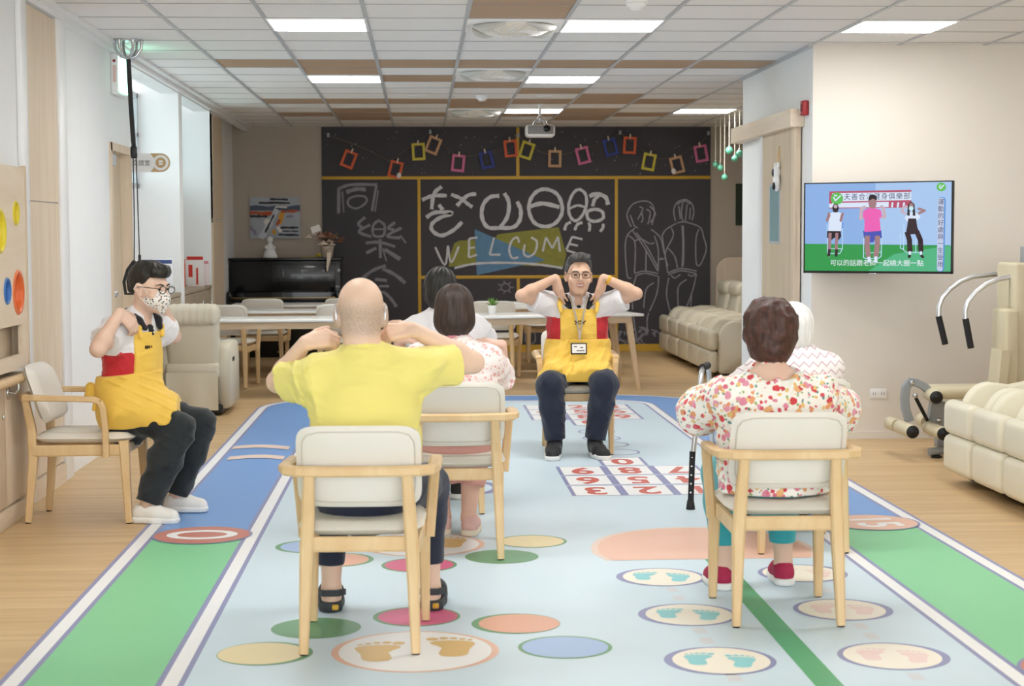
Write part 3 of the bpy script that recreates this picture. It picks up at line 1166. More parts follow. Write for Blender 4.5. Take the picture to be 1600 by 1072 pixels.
dab(.0, .27, 1, .27, .12, 4, 1); dab(0, .38, .48, .40, .10, 1, 2); dab(.62, .36, .95, .34, .06, 1, 2); dab(0, .46, .35, .47, .07, 0, 2)
dab(.55, .30, .22, 1.0, .14, 3, 3); dab(.48, .42, .30, .86, .05, 0, 4); dab(.64, .38, .60, .66, .12, 2, 4); dab(.60, .55, .52, .68, .08, 1, 5)
dab(.44, .82, .52, .86, .10, 2, 5); dab(.30, .55, .38, .62, .13, 5, 5); dab(.18, .14, .80, .14, .05, 0, 4); dab(.40, .05, .76, .06, .05, 0, 4)
dab(.60, .74, .96, .74, .05, 0, 4); dab(.62, .82, .96, .83, .03, 0, 4); dab(.56, .91, .97, .92, .05, 0, 4); dab(.72, .48, .86, .46, .06, 6, 4)
dab(.5, .24, .74, .25, .03, 5, 5); dab(0, .7, .12, .9, .08, 6, 3); dab(.54, .72, .62, .84, .08, 5, 5)
pm.build('brush_strokes', [mat('paint_%d' % i, c_, .6) for i, c_ in enumerate(pc_)], t)

# dark print on the far wall beside the partition
a, b = at(1150, 287, YB - .02), at(1172, 352, YB - .02)
t = thing('framed_print', 'dark green print on the far wall beyond the hanging green balls', 'picture', ((a.x + b.x) / 2, YB - .001, (a.z + b.z) / 2))
MB().bb((-(b.x - a.x) / 2, -.02, -(a.z - b.z) / 2), ((b.x - a.x) / 2, 0, (a.z - b.z) / 2)).build('print', mat('dark_green', '#23301f', .6, var=.4, vscale=14), t)

# ------------------------------------------------------------------ green balls hanging from the ceiling
mat('ball_green', '#6fc4a3', .25, metal=.1, coat=.4)
balls = [(1118, 185, 257, 4.2), (1125.6, 182, 262, 4.6), (1132, 179, 277, 4.6), (1139.5, 176, 235, 5.5), (1148, 173, 248, 4.6), (1155.5, 170, 240, 5.2)]
bw = ['leftmost of six', 'second from left', 'hanging lowest', 'hanging highest', 'second from right', 'rightmost of six']
for (px, ty, by, r_), w_ in zip(balls, bw):
    q = atz(px, ty, CZ)
    y = q.y
    b = at(px, by, y)
    rr = 1.1 * r_ * y / F_PX
    t = thing('hanging_bauble', 'green shiny bauble on a pale cord by the partition, %s' % w_, 'bauble', (b.x, y, b.z), 0, 'hanging green baubles')
    MB().ell((0, 0, 0), (rr, rr, rr), 20).build('ball', 'ball_green', t)
    MB().lathe([(.010, rr - .002), (.010, rr + .010), (0, rr + .012)], n=10).build('cap', 'steel', t)
    MB().tube([(0, 0, rr + .01), (0, 0, CZ - b.z - .001)], .0045, 6).build('cord', mat('cord_cream', '#e6dfcc', .8) if 'cord_cream' not in M else 'cord_cream', t)
# ------------------------------------------------------------------ chalkboard wall
BF = YB - .022
bx0, bx1 = at(503, 300, BF).x, at(1110, 300, BF).x
t = thing('chalkboard', 'wide black chalkboard wall with yellow dividing strips and chalk drawings', 'chalkboard', (0, 0, 0))
MB().bb((bx0, BF, .088), (bx1, YB - .001, CZ - .006)).build('board_panel', 'chalkboard', t)
ST = 'board_yellow'


def strip(a, b, w=.038):
    a, b = Vector((a[0], 0, a[1])), Vector((b[0], 0, b[1]))
    m = MB()
    if abs(a.x - b.x) > abs(a.z - b.z):
        m.bb((a.x, BF - .008, a.z - w / 2), (b.x, BF, a.z + w / 2), .002)
    else:
        m.bb((a.x - w / 2, BF - .007, a.z), (a.x + w / 2, BF, b.z), .002)
    m.build('divider_strip', ST, t)


zs, zl = 2.107, .912
vx1, vx2, vxm = at(655, 360, BF).x, at(963, 360, BF).x, at(809, 240, BF).x
strip((bx0, zs), (bx1, zs))
strip((vxm, zs), (vxm, CZ - .01))
strip((vx1, .09), (vx1, zs))
strip((vx2, .09), (vx2, zs))
strip((vx1, zl), (vx2, zl))
strip((vxm, .09), (vxm, zl))
MB().bb((bx0, BF - .012, .002), (bx1, YB - .001, .088)).build('kick_strip', ST, t)

mat('chalk', '#cdcdd0', .95, var=.2, vscale=30)
mat('chalk_faint', '#8a888e', .95, var=.3, vscale=20)
mat('chalk_green', '#908e48', .95, var=.25, vscale=14)
mat('chalk_blue', '#648aaa', .95, var=.2, vscale=14)
BS = F_PX / BF       # picture pixels per metre on the board


class Chalk(MB):
    lv = 0

    def stroke(s, pts, w, mi=0, taper=False, closed=False):
        q = [at(px, py, BF) for px, py in pts]
        P2 = [Vector((v.x, v.z)) for v in q]
        # smooth the line
        if len(P2) > 2:
            out = []
            n = len(P2)
            rng = range(n) if closed else range(n - 1)
            for i in rng:
                p0 = P2[(i - 1) % n] if (closed or i > 0) else P2[0]
                p1, p2 = P2[i], P2[(i + 1) % n]
                p3 = P2[(i + 2) % n] if (closed or i + 2 < n) else P2[-1]
                for k in range(5):
                    u = k / 5
                    out.append(.5 * ((2 * p1) + (p2 - p0) * u + (2 * p0 - 5 * p1 + 4 * p2 - p3) * u * u + (3 * p1 - p0 - 3 * p2 + p3) * u ** 3))
            out.append(P2[0] if closed else P2[-1])
            P2 = out
        hw = w / BS / 2
        y = BF - .0006 - .00004 * s.lv
        s.lv += 1
        vs = []
        for i, p in enumerate(P2):
            d = (P2[min(i + 1, len(P2) - 1)] - P2[max(i - 1, 0)])
            d = d.normalized() if d.length > 1e-9 else Vector((1, 0))
            nn = Vector((-d.y, d.x)) * hw * (1 + .12 * math.sin(i * 1.7 + s.lv))
            vs += [(p.x + nn.x, y, p.y + nn.y), (p.x - nn.x, y, p.y - nn.y)]
        s.add(vs, [(2 * i, 2 * i + 1, 2 * i + 3, 2 * i + 2) for i in range(len(P2) - 1)], mi, False)
        return s

    def area(s, pts, mi):
        y = BF - .0003 - .00003 * s.lv
        s.lv += 1
        s.flat([(v.x, y, v.z) for v in (at(px, py, BF) for px, py in pts)], mi)
        return s


def zc(x, y):        # coordinates read off a x5 enlargement of the middle panel
    return 650 + x / 5, 270 + y / 5


def Z(*pp):
    return [zc(pp[i], pp[i + 1]) for i in range(0, len(pp), 2)]


CM_ = ['chalk', 'chalk_faint', 'chalk_green', 'chalk_blue']
c = Chalk()
c.stroke(Z(48, 212, 130, 180, 240, 178), 5.6).stroke(Z(200, 108, 140, 165, 122, 285), 5.8)
c.stroke(Z(275, 170, 350, 200, 400, 240, 440, 268), 5.4).stroke(Z(470, 165, 400, 180, 320, 258), 5.8)
c.stroke(Z(178, 250, 210, 290), 6).stroke(Z(80, 350, 150, 310, 285, 315, 190, 350, 125, 400, 130, 455, 200, 490, 290, 450, 360, 385), 5.8)
c.build('chalk_word', CM_, t)
c = Chalk()
c.stroke(Z(650, 180, 580, 190, 525, 250, 515, 345, 560, 425, 660, 430), 6).stroke(Z(690, 160, 725, 230, 715, 340, 660, 425), 6)
c.stroke(Z(790, 225, 818, 290, 810, 370, 760, 425, 660, 432), 6)
c.build('chalk_word', CM_, t)
c = Chalk()
c.stroke(Z(1013, 128, 1100, 165, 1140, 250, 1135, 330, 1080, 400, 1000, 420, 925, 390, 885, 310, 890, 220, 940, 150), 5.6, closed=True)
c.stroke(Z(895, 262, 990, 240, 1120, 268), 6.5)
c.build('chalk_word', CM_, t)
c = Chalk()
c.stroke(Z(1275, 130, 1325, 170, 1330, 260, 1290, 345, 1240, 375, 1200, 330, 1193, 250, 1225, 165), 4.6, closed=True)
c.stroke(Z(1200, 280, 1260, 255, 1320, 268), 3.6)
c.stroke(Z(1355, 185, 1410, 165, 1480, 190, 1500, 250), 6.4).stroke(Z(1430, 175, 1395, 210, 1380, 262), 5.4)
c.stroke(Z(1400, 285, 1455, 305, 1460, 355, 1400, 380, 1345, 360, 1340, 305), 5, closed=True)
for a in ((1210, 385, 1175, 405, 1160, 450), (1300, 388, 1260, 405, 1240, 450), (1350, 388, 1358, 420, 1352, 458), (1462, 398, 1460, 430, 1438, 460)):
    c.stroke(Z(*a), 4.4)
c.build('chalk_word', CM_, t)
c = Chalk()
c.area(Z(255, 735, 265, 650, 300, 550, 340, 530, 470, 525, 470, 715), 2)
c.area(Z(640, 480, 1115, 425, 1175, 640, 1150, 735, 470, 715), 2)
c.area(Z(458, 440, 1010, 685, 820, 725, 475, 800), 3)
c.stroke(Z(300, 745, 450, 712, 650, 703, 850, 708, 1000, 722, 1145, 745), 3.6)
for a in ((150, 580, 225, 720, 250, 570), (250, 570, 275, 700, 335, 575), (415, 515, 412, 660), (415, 515, 480, 505), (412, 590, 460, 582), (412, 662, 478, 640),
          (610, 505, 575, 640), (575, 640, 660, 640), (805, 545, 790, 505, 750, 530, 728, 600, 750, 665, 800, 660),
          (900, 505, 945, 540, 930, 620, 880, 655, 842, 630, 850, 560), (990, 615, 1015, 505), (1015, 505, 1065, 590), (1065, 590, 1110, 500), (1110, 500, 1125, 615),
          (1220, 500, 1175, 600), (1220, 500, 1300, 520), (1195, 555, 1265, 570), (1175, 605, 1255, 630)):
    c.stroke(Z(*a), 3.2, closed=False)
c.build('chalk_greeting', CM_, t)


def Yc(*pp):         # enlargement of the left panel
    return [(500 + pp[i] * .1958, 270 + pp[i + 1] * .1958) for i in range(0, len(pp), 2)]


c = Chalk()
for a, w in (((150, 125, 148, 325), 4.6), ((178, 150, 190, 318), 2), ((145, 128, 250, 95, 455, 95), 4.6), ((450, 100, 415, 305), 4.4), ((465, 140, 440, 310), 2),
             ((210, 155, 290, 130, 365, 135), 6), ((300, 185, 365, 195, 365, 240, 290, 285, 225, 255, 235, 205), 3.2)):
    c.stroke(Yc(*a), w, 1, closed=(len(a) == 12))
c.build('chalk_word', CM_, t)
c = Chalk()
for a, w in (((360, 355, 305, 410, 350, 440), 4.5), ((400, 415, 310, 470, 410, 510), 4.5), ((475, 375, 425, 420, 430, 500, 505, 500, 515, 420, 475, 385), 4),
             ((430, 450, 510, 450), 3), ((600, 395, 545, 440, 590, 455), 4.5), ((650, 440, 535, 505, 640, 520), 4.5), ((640, 500, 685, 560), 2.5),
             ((365, 560, 480, 555, 600, 590), 4.5), ((480, 530, 482, 680), 5), ((500, 600, 530, 705), 2.5), ((450, 600, 370, 640), 5), ((515, 610, 640, 690), 6)):
    c.stroke(Yc(*a), w, 1)
c.build('chalk_word', CM_, t)
c = Chalk()
for a, w in (((525, 740, 420, 780, 330, 850), 5), ((500, 765, 600, 815, 680, 880), 5.5), ((440, 850, 535, 860), 5), ((470, 905, 550, 905), 4), ((520, 960, 570, 1010, 610, 1070), 5),
             ((430, 950, 520, 955), 4), ((440, 1000, 430, 1060, 530, 1060), 4)):
    c.stroke(Yc(*a), w, 1)
c.build('chalk_word', CM_, t)


def Xc(*pp):         # enlargement of the right panel
    return [(960 + pp[i] * .261, 280 + pp[i + 1] * .2612) for i in range(0, len(pp), 2)]


fig = [(100, 285, 75, 215, 110, 150, 180, 130, 225, 150, 240, 200, 230, 250, 225, 275), (150, 165, 170, 180, 140, 240), (190, 180, 215, 200, 200, 270), (95, 215, 120, 280, 140, 290),
       (210, 160, 245, 205, 215, 260), (165, 205, 170, 240, 160, 260), (120, 295, 75, 340, 65, 430, 78, 580, 100, 590), (220, 300, 275, 350, 295, 430, 305, 470, 270, 480),
       (80, 335, 120, 370, 125, 450, 120, 560), (110, 310, 180, 410, 260, 550), (130, 320, 195, 405, 262, 530), (120, 370, 160, 358, 210, 385, 240, 380), (190, 420, 188, 550),
       (240, 340, 262, 420, 262, 550), (120, 565, 180, 550, 262, 565), (125, 578, 185, 563, 258, 580), (130, 580, 105, 680, 110, 780), (265, 580, 255, 680, 210, 790),
       (235, 620, 190, 660, 175, 770), (205, 800, 195, 850, 200, 930), (110, 800, 130, 930), (270, 480, 285, 470)]
fig2 = [(365, 250, 355, 190, 375, 140, 425, 122, 465, 150, 475, 200, 465, 245), (385, 160, 395, 240), (410, 140, 400, 200, 410, 250), (435, 150, 425, 250), (455, 170, 450, 240),
        (375, 150, 420, 130, 455, 150), (375, 262, 415, 255, 450, 262), (370, 265, 310, 300, 285, 340), (340, 290, 352, 340, 305, 440, 320, 520), (318, 410, 360, 460, 378, 530),
        (450, 262, 515, 290, 535, 350, 550, 420, 515, 510, 490, 500, 488, 360, 505, 300), (405, 275, 410, 400, 405, 530), (412, 280, 416, 400, 412, 520), (300, 440, 320, 560),
        (320, 560, 400, 535, 492, 550), (322, 572, 400, 548, 492, 566), (340, 575, 360, 592, 395, 570), (440, 570, 465, 580, 490, 565), (325, 590, 312, 680, 325, 760, 342, 815),
        (490, 570, 470, 660, 420, 800), (432, 600, 385, 640, 380, 720, 388, 800), (462, 680, 455, 800), (285, 330, 300, 440)]
for f_ in (fig, fig2):
    c = Chalk()
    for a in f_:
        c.stroke(Xc(*a), 1.9, 0)
    c.build('chalk_figure', ['chalk_line' if False else mat('chalk_line' + str(len(MATS)), '#96949a', .95)], t)
c = Chalk()
random.seed(9)
for i in range(34):
    x, y = 963 + random.random() * 70, 515 + random.random() * 22
    if 1012 < x < 1015:
        continue
    c.stroke([(x, y), (x + random.uniform(-6, 6), y + random.uniform(-6, 6)), (x + random.uniform(-9, 9), y + random.uniform(-8, 8))], 2.4, 1)
c.build('chalk_scribble', CM_, t)
c = Chalk()
ph = [(790 + 7 * math.cos(a), 449 + 6 * math.sin(a)) for a in (0, 1, 2, 3, 4, 5)]
c.stroke(ph, 1.6, 1, closed=True)
for a in range(7):
    u = a * .9
    c.stroke([(790 + 8 * math.cos(u), 449 + 7 * math.sin(u)), (790 + 13 * math.cos(u), 449 + 11 * math.sin(u))], 1.4, 1)
c.build('chalk_sun', CM_, t)
for q in (((822, 520), (822, 535), (835, 535), (835, 520)), ((948, 515), (960, 514), (958, 535), (946, 536))):
    c = Chalk()
    c.stroke(q, 1.8, 1, closed=True)
    c.build('chalk_scribble', CM_, t)
sp_ = MB()
random.seed(21)
for i in range(90):
    v = at(random.uniform(508, 1105), random.uniform(204, 274), BF)
    r_ = random.uniform(.004, .011)
    sp_.flat([(v.x + r_, BF - .0004, v.z), (v.x, BF - .0004, v.z + r_), (v.x - r_, BF - .0004, v.z), (v.x, BF - .0004, v.z - r_)], 0)
tag(sp_.build('chalk_specks', 'chalk_faint', t), kind='stuff')

# ------------------------------------------------------------------ garland of paper frames
GF = BF - .03
sl = [(507, 208), (513, 211), (560, 228), (610, 252), (640, 230), (672, 207), (690, 224), (712, 243), (728, 244), (745, 242), (770, 236), (790, 226), (810, 211), (826, 226), (842, 236),
      (860, 243), (880, 242), (897, 237), (930, 227), (950, 217), (969, 208), (990, 222), (1011, 241), (1030, 248), (1047, 247), (1070, 238), (1095, 224), (1107, 208)]
gs = MB().tube([at(x, y, GF) for x, y in sl], .005, 6)
gl = gs.build('garland_string', mat('twine', '#6f6658', .9))
tag(gl, 'thin twine swagged across the top of the chalkboard, carrying the paper frames', 'string')
for x, y in ((513, 211), (672, 206), (810, 211), (969, 207), (1107, 208)):
    v = at(x, y, GF)
    MB().box((v.x, GF, v.z), (.03, .04, .05), r=.005).build('hook', 'grey_paint', gl)
fc = {'orange': '#d8633c', 'yellow': '#cfc046', 'tan': '#c49a73', 'pink': '#cf6f95', 'blue': '#33408f'}
for k_, v_ in fc.items():
    mat('paper_' + k_, v_, .6)
frames = [('orange', 545, 249, 22, 'orange paper frame hanging first on the left of the twine'), ('orange', 618, 265, 14, 'orange paper frame touching the yellow strip at the twine\'s lowest left dip'),
          ('yellow', 654, 237, -3, 'yellow paper frame overlapping the tan frame, left of the hook'), ('tan', 677, 227, 22, 'tan tilted paper frame overlapping a yellow frame'),
          ('pink', 716, 255, 6, 'pink paper frame between the tan and blue ones, left half'), ('blue', 760.5, 250, -12, 'blue paper frame in the left half of the twine'),
          ('orange', 798, 232, -6, 'orange paper frame beside the yellow upright behind the projector'), ('yellow', 823, 235, 18, 'yellow tilted paper frame just below the projector'),
          ('tan', 867, 248, 1, 'tan paper frame hanging straight, right of the projector'), ('pink', 911, 243, -14, 'pink paper frame in the middle of the right half of the twine'),
          ('blue', 954, 230, -14, 'blue paper frame in the right half of the twine'), ('orange', 984, 227, 3, 'orange paper frame right of the second blue frame'),
          ('yellow', 1014, 253, 11, 'yellow paper frame farthest right of its colour'), ('tan', 1058, 258, -14, 'tan paper frame with a leaf sticker near the right end'),
          ('pink', 1095.5, 240, -10, 'pink paper frame hanging last on the right')]
for i, (cn_, px, py, ang, lb) in enumerate(frames):
    v = at(px, py, GF - .012)
    t = thing('paper_frame', lb, 'frame', v, 0, 'paper frames on the garland')
    t.rotation_euler = (0, R(ang), 0)
    w_, h_, b_ = .158, .205, .030
    m = MB()
    m.bb((-w_ / 2, -.004, -h_ / 2), (-w_ / 2 + b_, .004, h_ / 2))
    m.bb((w_ / 2 - b_, -.004, -h_ / 2), (w_ / 2, .004, h_ / 2))
    m.bb((-w_ / 2 + b_, -.004, h_ / 2 - b_), (w_ / 2 - b_, .004, h_ / 2))
    m.bb((-w_ / 2 + b_, -.004, -h_ / 2), (w_ / 2 - b_, .004, -h_ / 2 + b_))
    m.build('border', 'paper_' + cn_, t)
    MB().bb((-.008, -.010, h_ / 2 - .02), (.008, .010, h_ / 2 + .035), .002).build('clip', 'pale_wood', t)
    if lb.startswith('tan paper frame with') or i == 1:
        MB().ell(((-.06 if i == 13 else .055), -.008, -.06), (.028, .004, .034), 10).build('sticker', 'chair_vinyl', t)

# ------------------------------------------------------------------ television on a swing arm
A_, B_ = at(1256, 357.5, 11.44), at(1489, 354, 10.93)
TW = math.hypot(B_.x - A_.x, B_.y - A_.y)
TH = .612
t = thing('television', 'wall mounted flat television showing three people exercising on chairs', 'television', ((A_.x + B_.x) / 2, (A_.y + B_.y) / 2, (A_.z + B_.z) / 2),
          math.atan2(B_.y - A_.y, B_.x - A_.x))
MB().box((0, .022, 0), (TW, .03, TH), r=.004).build('back_shell', 'black_plastic', t)
bz = MB()
for a, b in (((-TW / 2, TH / 2 - .008), (TW / 2, TH / 2)), ((-TW / 2, -TH / 2), (TW / 2, -TH / 2 + .016)), ((-TW / 2, -TH / 2), (-TW / 2 + .009, TH / 2)), ((TW / 2 - .012, -TH / 2), (TW / 2, TH / 2))):
    bz.bb((a[0], -.003, a[1]), (b[0], .008, b[1]))
bz.build('bezel', 'black_plastic', t)
MB().bb((-.05, -.004, -TH / 2 - .008), (.0, .01, -TH / 2 + .002), .002).build('badge', 'steel', t)
ar = MB()
ar.bb((-.12, .036, -.12), (.12, .05, .12))
ar.build('mount_plate', 'black_plastic', t)
ar = MB().bar([(0, .05, 0), (.1, .14, 0), (0, .24, 0)], .04, .05)
ar.build('swing_arm', 'black_plastic', t)
scn = {'sky': '#8db2e6', 'skyl': '#a9c8f0', 'grn': '#2f9a4c', 'grnl': '#52b583', 'red': '#b8506c', 'wht': '#dce8fb', 'blk': '#241d22', 'skin': '#a37c80', 'skinl': '#c7b1bd', 'pinkt': '#ee62b6', 'blue': '#4c55b5',
       'chair': '#bfe0fa', 'logo': '#5fbf57', 'brown': '#33222a', 'panel': '#c3cde6', 'panelb': '#4f8fdb', 'mask': '#c7ecf5', 'text': '#f1f5ff', 'textd': '#2b2e55'}
sk = list(scn)
sm_ = [mat('screen_' + k_, '#000000', .3, emit=v_, estr=.62) for k_, v_ in scn.items()]
S = MB()


def su(px, py):
    u = (px - 1257) / 231.0
    top, bot = 286.5 - 6 * u, 428.5 - 1 * u
    x, z = (u - .5) * (TW - .02), (TH / 2 - .009) - (py - top) / (bot - top) * (TH - .026)
    return max(-TW / 2 + .009, min(TW / 2 - .011, x)), max(-TH / 2 + .016, min(TH / 2 - .008, z))


def sp(pts, col, lv):
    S.flat([(x, -.0035 - .0002 * lv, z) for x, z in (su(*q) for q in pts)], sk.index(col))


def sq(x0, y0, x1, y1, col, lv):
    sp([(x0, y0), (x1, y0), (x1, y1), (x0, y1)], col, lv)


def limb(pts, w, col, lv):
    for (a, b) in zip(pts[:-1], pts[1:]):
        d = Vector((b[0] - a[0], b[1] - a[1])).normalized()
        n_ = Vector((-d.y, d.x)) * w / 2
        sp([(a[0] + n_.x, a[1] + n_.y), (b[0] + n_.x, b[1] + n_.y), (b[0] - n_.x, b[1] - n_.y), (a[0] - n_.x, a[1] - n_.y)], col, lv)
        sp(circle(b[0], b[1], w / 2, n=10), col, lv)


def stext(txt, px, py, size_px, col, lv, sx=1.0):
    x, z = su(px, py)
    s_ = size_px / 231.0 * (TW - .02)
    X = Matrix.Translation((x, -.0035 - .0002 * lv, z)) @ Matrix.Rotation(PI / 2, 4, 'X')
    letter(S, txt, s_, X, sk.index(col), sx)


sq(1257, 280, 1489, 430, 'sky', 0)
sq(1370, 280, 1489, 384, 'skyl', 1)
sq(1257, 384.5, 1489, 430, 'grn', 2)
sp([(1360, 430), (1400, 400), (1489, 384.5), (1489, 430)], 'grnl', 3)
sp([(1296, 298), (1426, 294), (1426, 322), (1296, 326)], 'wht', 2)
sp([(1296, 298), (1426, 294), (1426, 297.5), (1296, 301)], 'red', 3)
sp([(1316, 314), (1426, 311), (1426, 313), (1316, 316.5)], 'red', 3)
sp([(1391, 313), (1426, 312), (1426, 323), (1391, 324)], 'red', 3)
sp([(1296, 324.5), (1391, 322.5), (1391, 324), (1296, 326)], 'red', 3)
sp([(1296, 298), (1301, 298), (1301, 318), (1296, 318)], 'red', 3)
for i_, ch in enumerate('夫善合江健身俱樂部'):
    stext(ch, 1325 + i_ * 11.8, 307.2 - i_ * .28, 11, 'textd', 4)
sp(circle(1308.5, 309.5, 10), 'logo', 4)
limb([(1303, 307), (1306, 313), (1314, 305)], 2.2, 'wht', 5); limb([(1304, 304), (1308, 305)], 2, 'wht', 5)
sp(circle(1472, 289, 7.2), 'logo', 4)
limb([(1468.5, 288), (1471, 292), (1476, 286)], 1.7, 'wht', 5); limb([(1469, 286), (1472, 287)], 1.5, 'wht', 5)
for i_ in range(3):
    limb([(1396 + 9 * i_, 323), (1397 + 9 * i_, 316)], 3, 'wht', 5)
# person in white, left
for a in ([(1293, 351), (1294, 400), (1297, 406)], [(1318, 351), (1318, 392), (1314, 400)], [(1293, 392), (1318, 392)], [(1297, 400), (1314, 400)]):
    limb(a, 1.2, 'chair', 5)
sq(1316, 348, 1319, 358, 'panelb', 5)
sp([(1293, 363), (1315, 363), (1316, 372), (1312, 378), (1305, 374), (1300, 378), (1293, 374)], 'blk', 6)
limb([(1298, 366), (1297, 393)], 5, 'skin', 7); limb([(1309, 366), (1308, 393)], 5, 'skin', 7)
limb([(1297.5, 393), (1296, 403)], 4.6, 'brown', 8); limb([(1309, 393), (1308, 403)], 4.6, 'brown', 8)
sp([(1296, 334), (1303, 332), (1311, 332), (1318, 334), (1316, 363), (1295, 363)], 'wht', 8)
limb([(1297, 336), (1293, 346), (1296, 334)], 4, 'skin', 9); limb([(1317, 336), (1315, 346), (1318, 334)], 4, 'skin', 9)
sp(circle(1306.5, 325, 5.2, 7), 'blk', 9)
sp(circle(1306.5, 322.5, 3, 3), 'skinl', 10)
sp(circle(1306.5, 329, 4.5, 3.5), 'brown', 10)
# person in pink, centre
for a in ([(1352, 365), (1352, 406), (1356, 408)], [(1381, 360), (1380, 404), (1376, 407)], [(1354, 399), (1380, 397)], [(1356, 408), (1376, 407)]):
    limb(a, 1.3, 'chair', 5)
sp([(1351, 362), (1380, 361), (1381, 374), (1372, 374), (1367, 381), (1361, 381), (1357, 374), (1352, 374)], 'blue', 6)
limb([(1358, 370), (1357.5, 385), (1360, 404)], 8, 'skin', 7); limb([(1374, 370), (1374, 385), (1371.5, 404)], 8, 'skin', 7)
limb([(1360.5, 405), (1361.5, 412)], 5, 'wht', 8); limb([(1371.5, 404), (1372, 412)], 5, 'wht', 8)
sp([(1351, 329), (1359, 325), (1371, 325), (1379, 328), (1381, 340), (1377, 341), (1379, 362), (1353, 364), (1353, 343), (1350, 341)], 'pinkt', 8)
limb([(1351, 340), (1346.5, 342), (1348, 326), (1353, 323)], 5, 'skinl', 9); limb([(1380, 339), (1385, 339), (1383, 325), (1380, 322)], 5, 'skinl', 9)
sp(circle(1365.5, 316.5, 6.4, 9), 'skin', 10)
sp([(1359, 313), (1360, 304), (1366, 302), (1372, 305), (1372.5, 312), (1366, 309)], 'blk', 11)
# person with long hair, right
for a in ([(1410, 366), (1410, 390), (1415, 392)], [(1415, 350), (1415, 393), (1420, 397), (1440, 397)], [(1434, 375), (1434, 397)]):
    limb(a, 1.2, 'chair', 5)
sp([(1416, 340), (1423, 331), (1431, 330), (1437, 334), (1441, 338), (1436, 344), (1420, 346)], 'wht', 6)
sp([(1422, 341), (1434, 341), (1436, 355), (1440, 366), (1418, 368), (1420, 355)], 'brown', 7)
limb([(1420, 363), (1424, 376), (1425, 394)], 8, 'brown', 7); limb([(1435, 362), (1441, 376), (1442, 394)], 8, 'brown', 7)
for x in (1425, 1442):
    limb([(x, 395), (x, 399)], 4, 'wht', 8)
limb([(1425, 401), (1424, 404)], 4.5, 'brown', 8); limb([(1442, 401), (1445, 404)], 4.5, 'brown', 8)
limb([(1418, 334), (1411, 329), (1416, 321), (1420, 322)], 4, 'skinl', 7); limb([(1437, 333), (1447, 328), (1438, 325)], 4, 'skin', 7)
sp([(1420, 336), (1421, 318), (1426, 313), (1431, 317), (1433, 336), (1429, 337), (1428, 322), (1424, 322), (1424, 337)], 'blk', 8)
sp(circle(1426.3, 320, 3.4, 4.5), 'skin', 9)
sp(circle(1426.3, 324.5, 3.6, 3.6), 'mask', 10)
# caption bars
sp([(1467.5, 310), (1470, 306), (1477, 306), (1479, 310), (1478, 424), (1475, 428), (1469, 428), (1466.5, 424)], 'panelb', 4)
sp([(1467, 309), (1469.5, 307), (1475, 307), (1477, 310), (1476, 423), (1474, 427), (1469, 427), (1466.8, 423)], 'panel', 5)
for i_, ch in enumerate('運動的好處與一生受用'):
    stext(ch, 1472, 314 + i_ * 11.4, 9.5, 'textd', 6)
stext('可以的話跟老師一起繞大圈一點', 1372.5, 415.5, 10.6, 'text', 14)
S.build('screen_picture', sm_, t)

# ------------------------------------------------------------------ small fittings on the walls
q = at(1372, 615, YR)
t = thing('wall_socket', 'white double wall socket low on the cream wall under the television', 'socket', (q.x, YR, q.z))
MB().bb((-.06, -.010, -.034), (.06, -.0005, .034), .004).build('cover', 'gloss_white', t)
sl_ = MB()
for x in (-.03, .03):
    for d in (-.008, .008):
        sl_.bb((x + d - .0015, -.0112, -.008), (x + d + .0015, -.0098, .008))
sl_.build('slots', 'black_plastic', t)
q = atx(1262, 169, XR)
t = thing('fire_alarm', 'red fire alarm box at the corner of the white partition', 'alarm', (XR, q.y, q.z))
MB().bb((-.045, -.045, -.052), (-.0005, .045, .052), .01).build('alarm_box', mat('alarm_red', '#a3262d', .4), t)
MB().bb((-.050, -.03, -.025), (-.044, .015, .03), .003).build('sounder', mat('alarm_dark', '#6d1a20', .5), t)
MB().bb((-.050, .022, -.035), (-.044, .036, .035), .003).build('strobe', 'gloss_white', t)
# charm hanging on the sliding door
q = atx(1216, 276, XR - .06)
t = thing('door_charm', 'small white plush charm hanging on the sliding door over its window', 'charm', (XR - .06, q.y, q.z))
b_ = MB()
b_.ell((-.01, 0, .03), (.03, .055, .055), 14)
b_.ell((-.01, 0, -.05), (.03, .05, .06), 14)
for s in (-1, 1):
    b_.ell((-.01, s * .05, .08), (.014, .02, .025), 10)
    b_.ell((-.015, s * .055, -.03), (.015, .02, .04), 10)
b_.build('plush_body', 'gloss_white', t)
MB().ell((-.035, .01, .03), (.012, .03, .03), 10).build('dark_patch', 'black_plastic', t)
MB().ell((-.035, -.015, -.07), (.012, .025, .03), 10).build('dark_patch', 'black_plastic', t)
MB().tube([(-.01, 0, .08), (0, .02, .16), (.005, 0, .22), (0, -.02, .16), (-.01, 0, .08)], .004, 6).build('loop', 'chair_wood', t)

# emergency light over the door
t = thing('exit_light', 'white emergency light box glowing green, high on the left wall', 'light', (XL, 11.72, 2.53))
MB().bb((.0005, 0, -.14), (.05, .36, .14), .006).build('light_housing', 'gloss_white', t)
MB().bb((.0505, .015, -.12), (.066, .345, .12), .004).build('green_diffuser', mat('exit_green', '#bff0dc', .4, emit='#9ff2d0', estr=3.0), t)
MB().ell((.025, -.001, .085), (.010, .003, .010), 12).build('red_indicator', 'alarm_red', t)
MB().bb((.015, -.002, -.06), (.038, 0, .055)).build('label_plate', mat('label_pink', '#e3c4bf', .6), t)
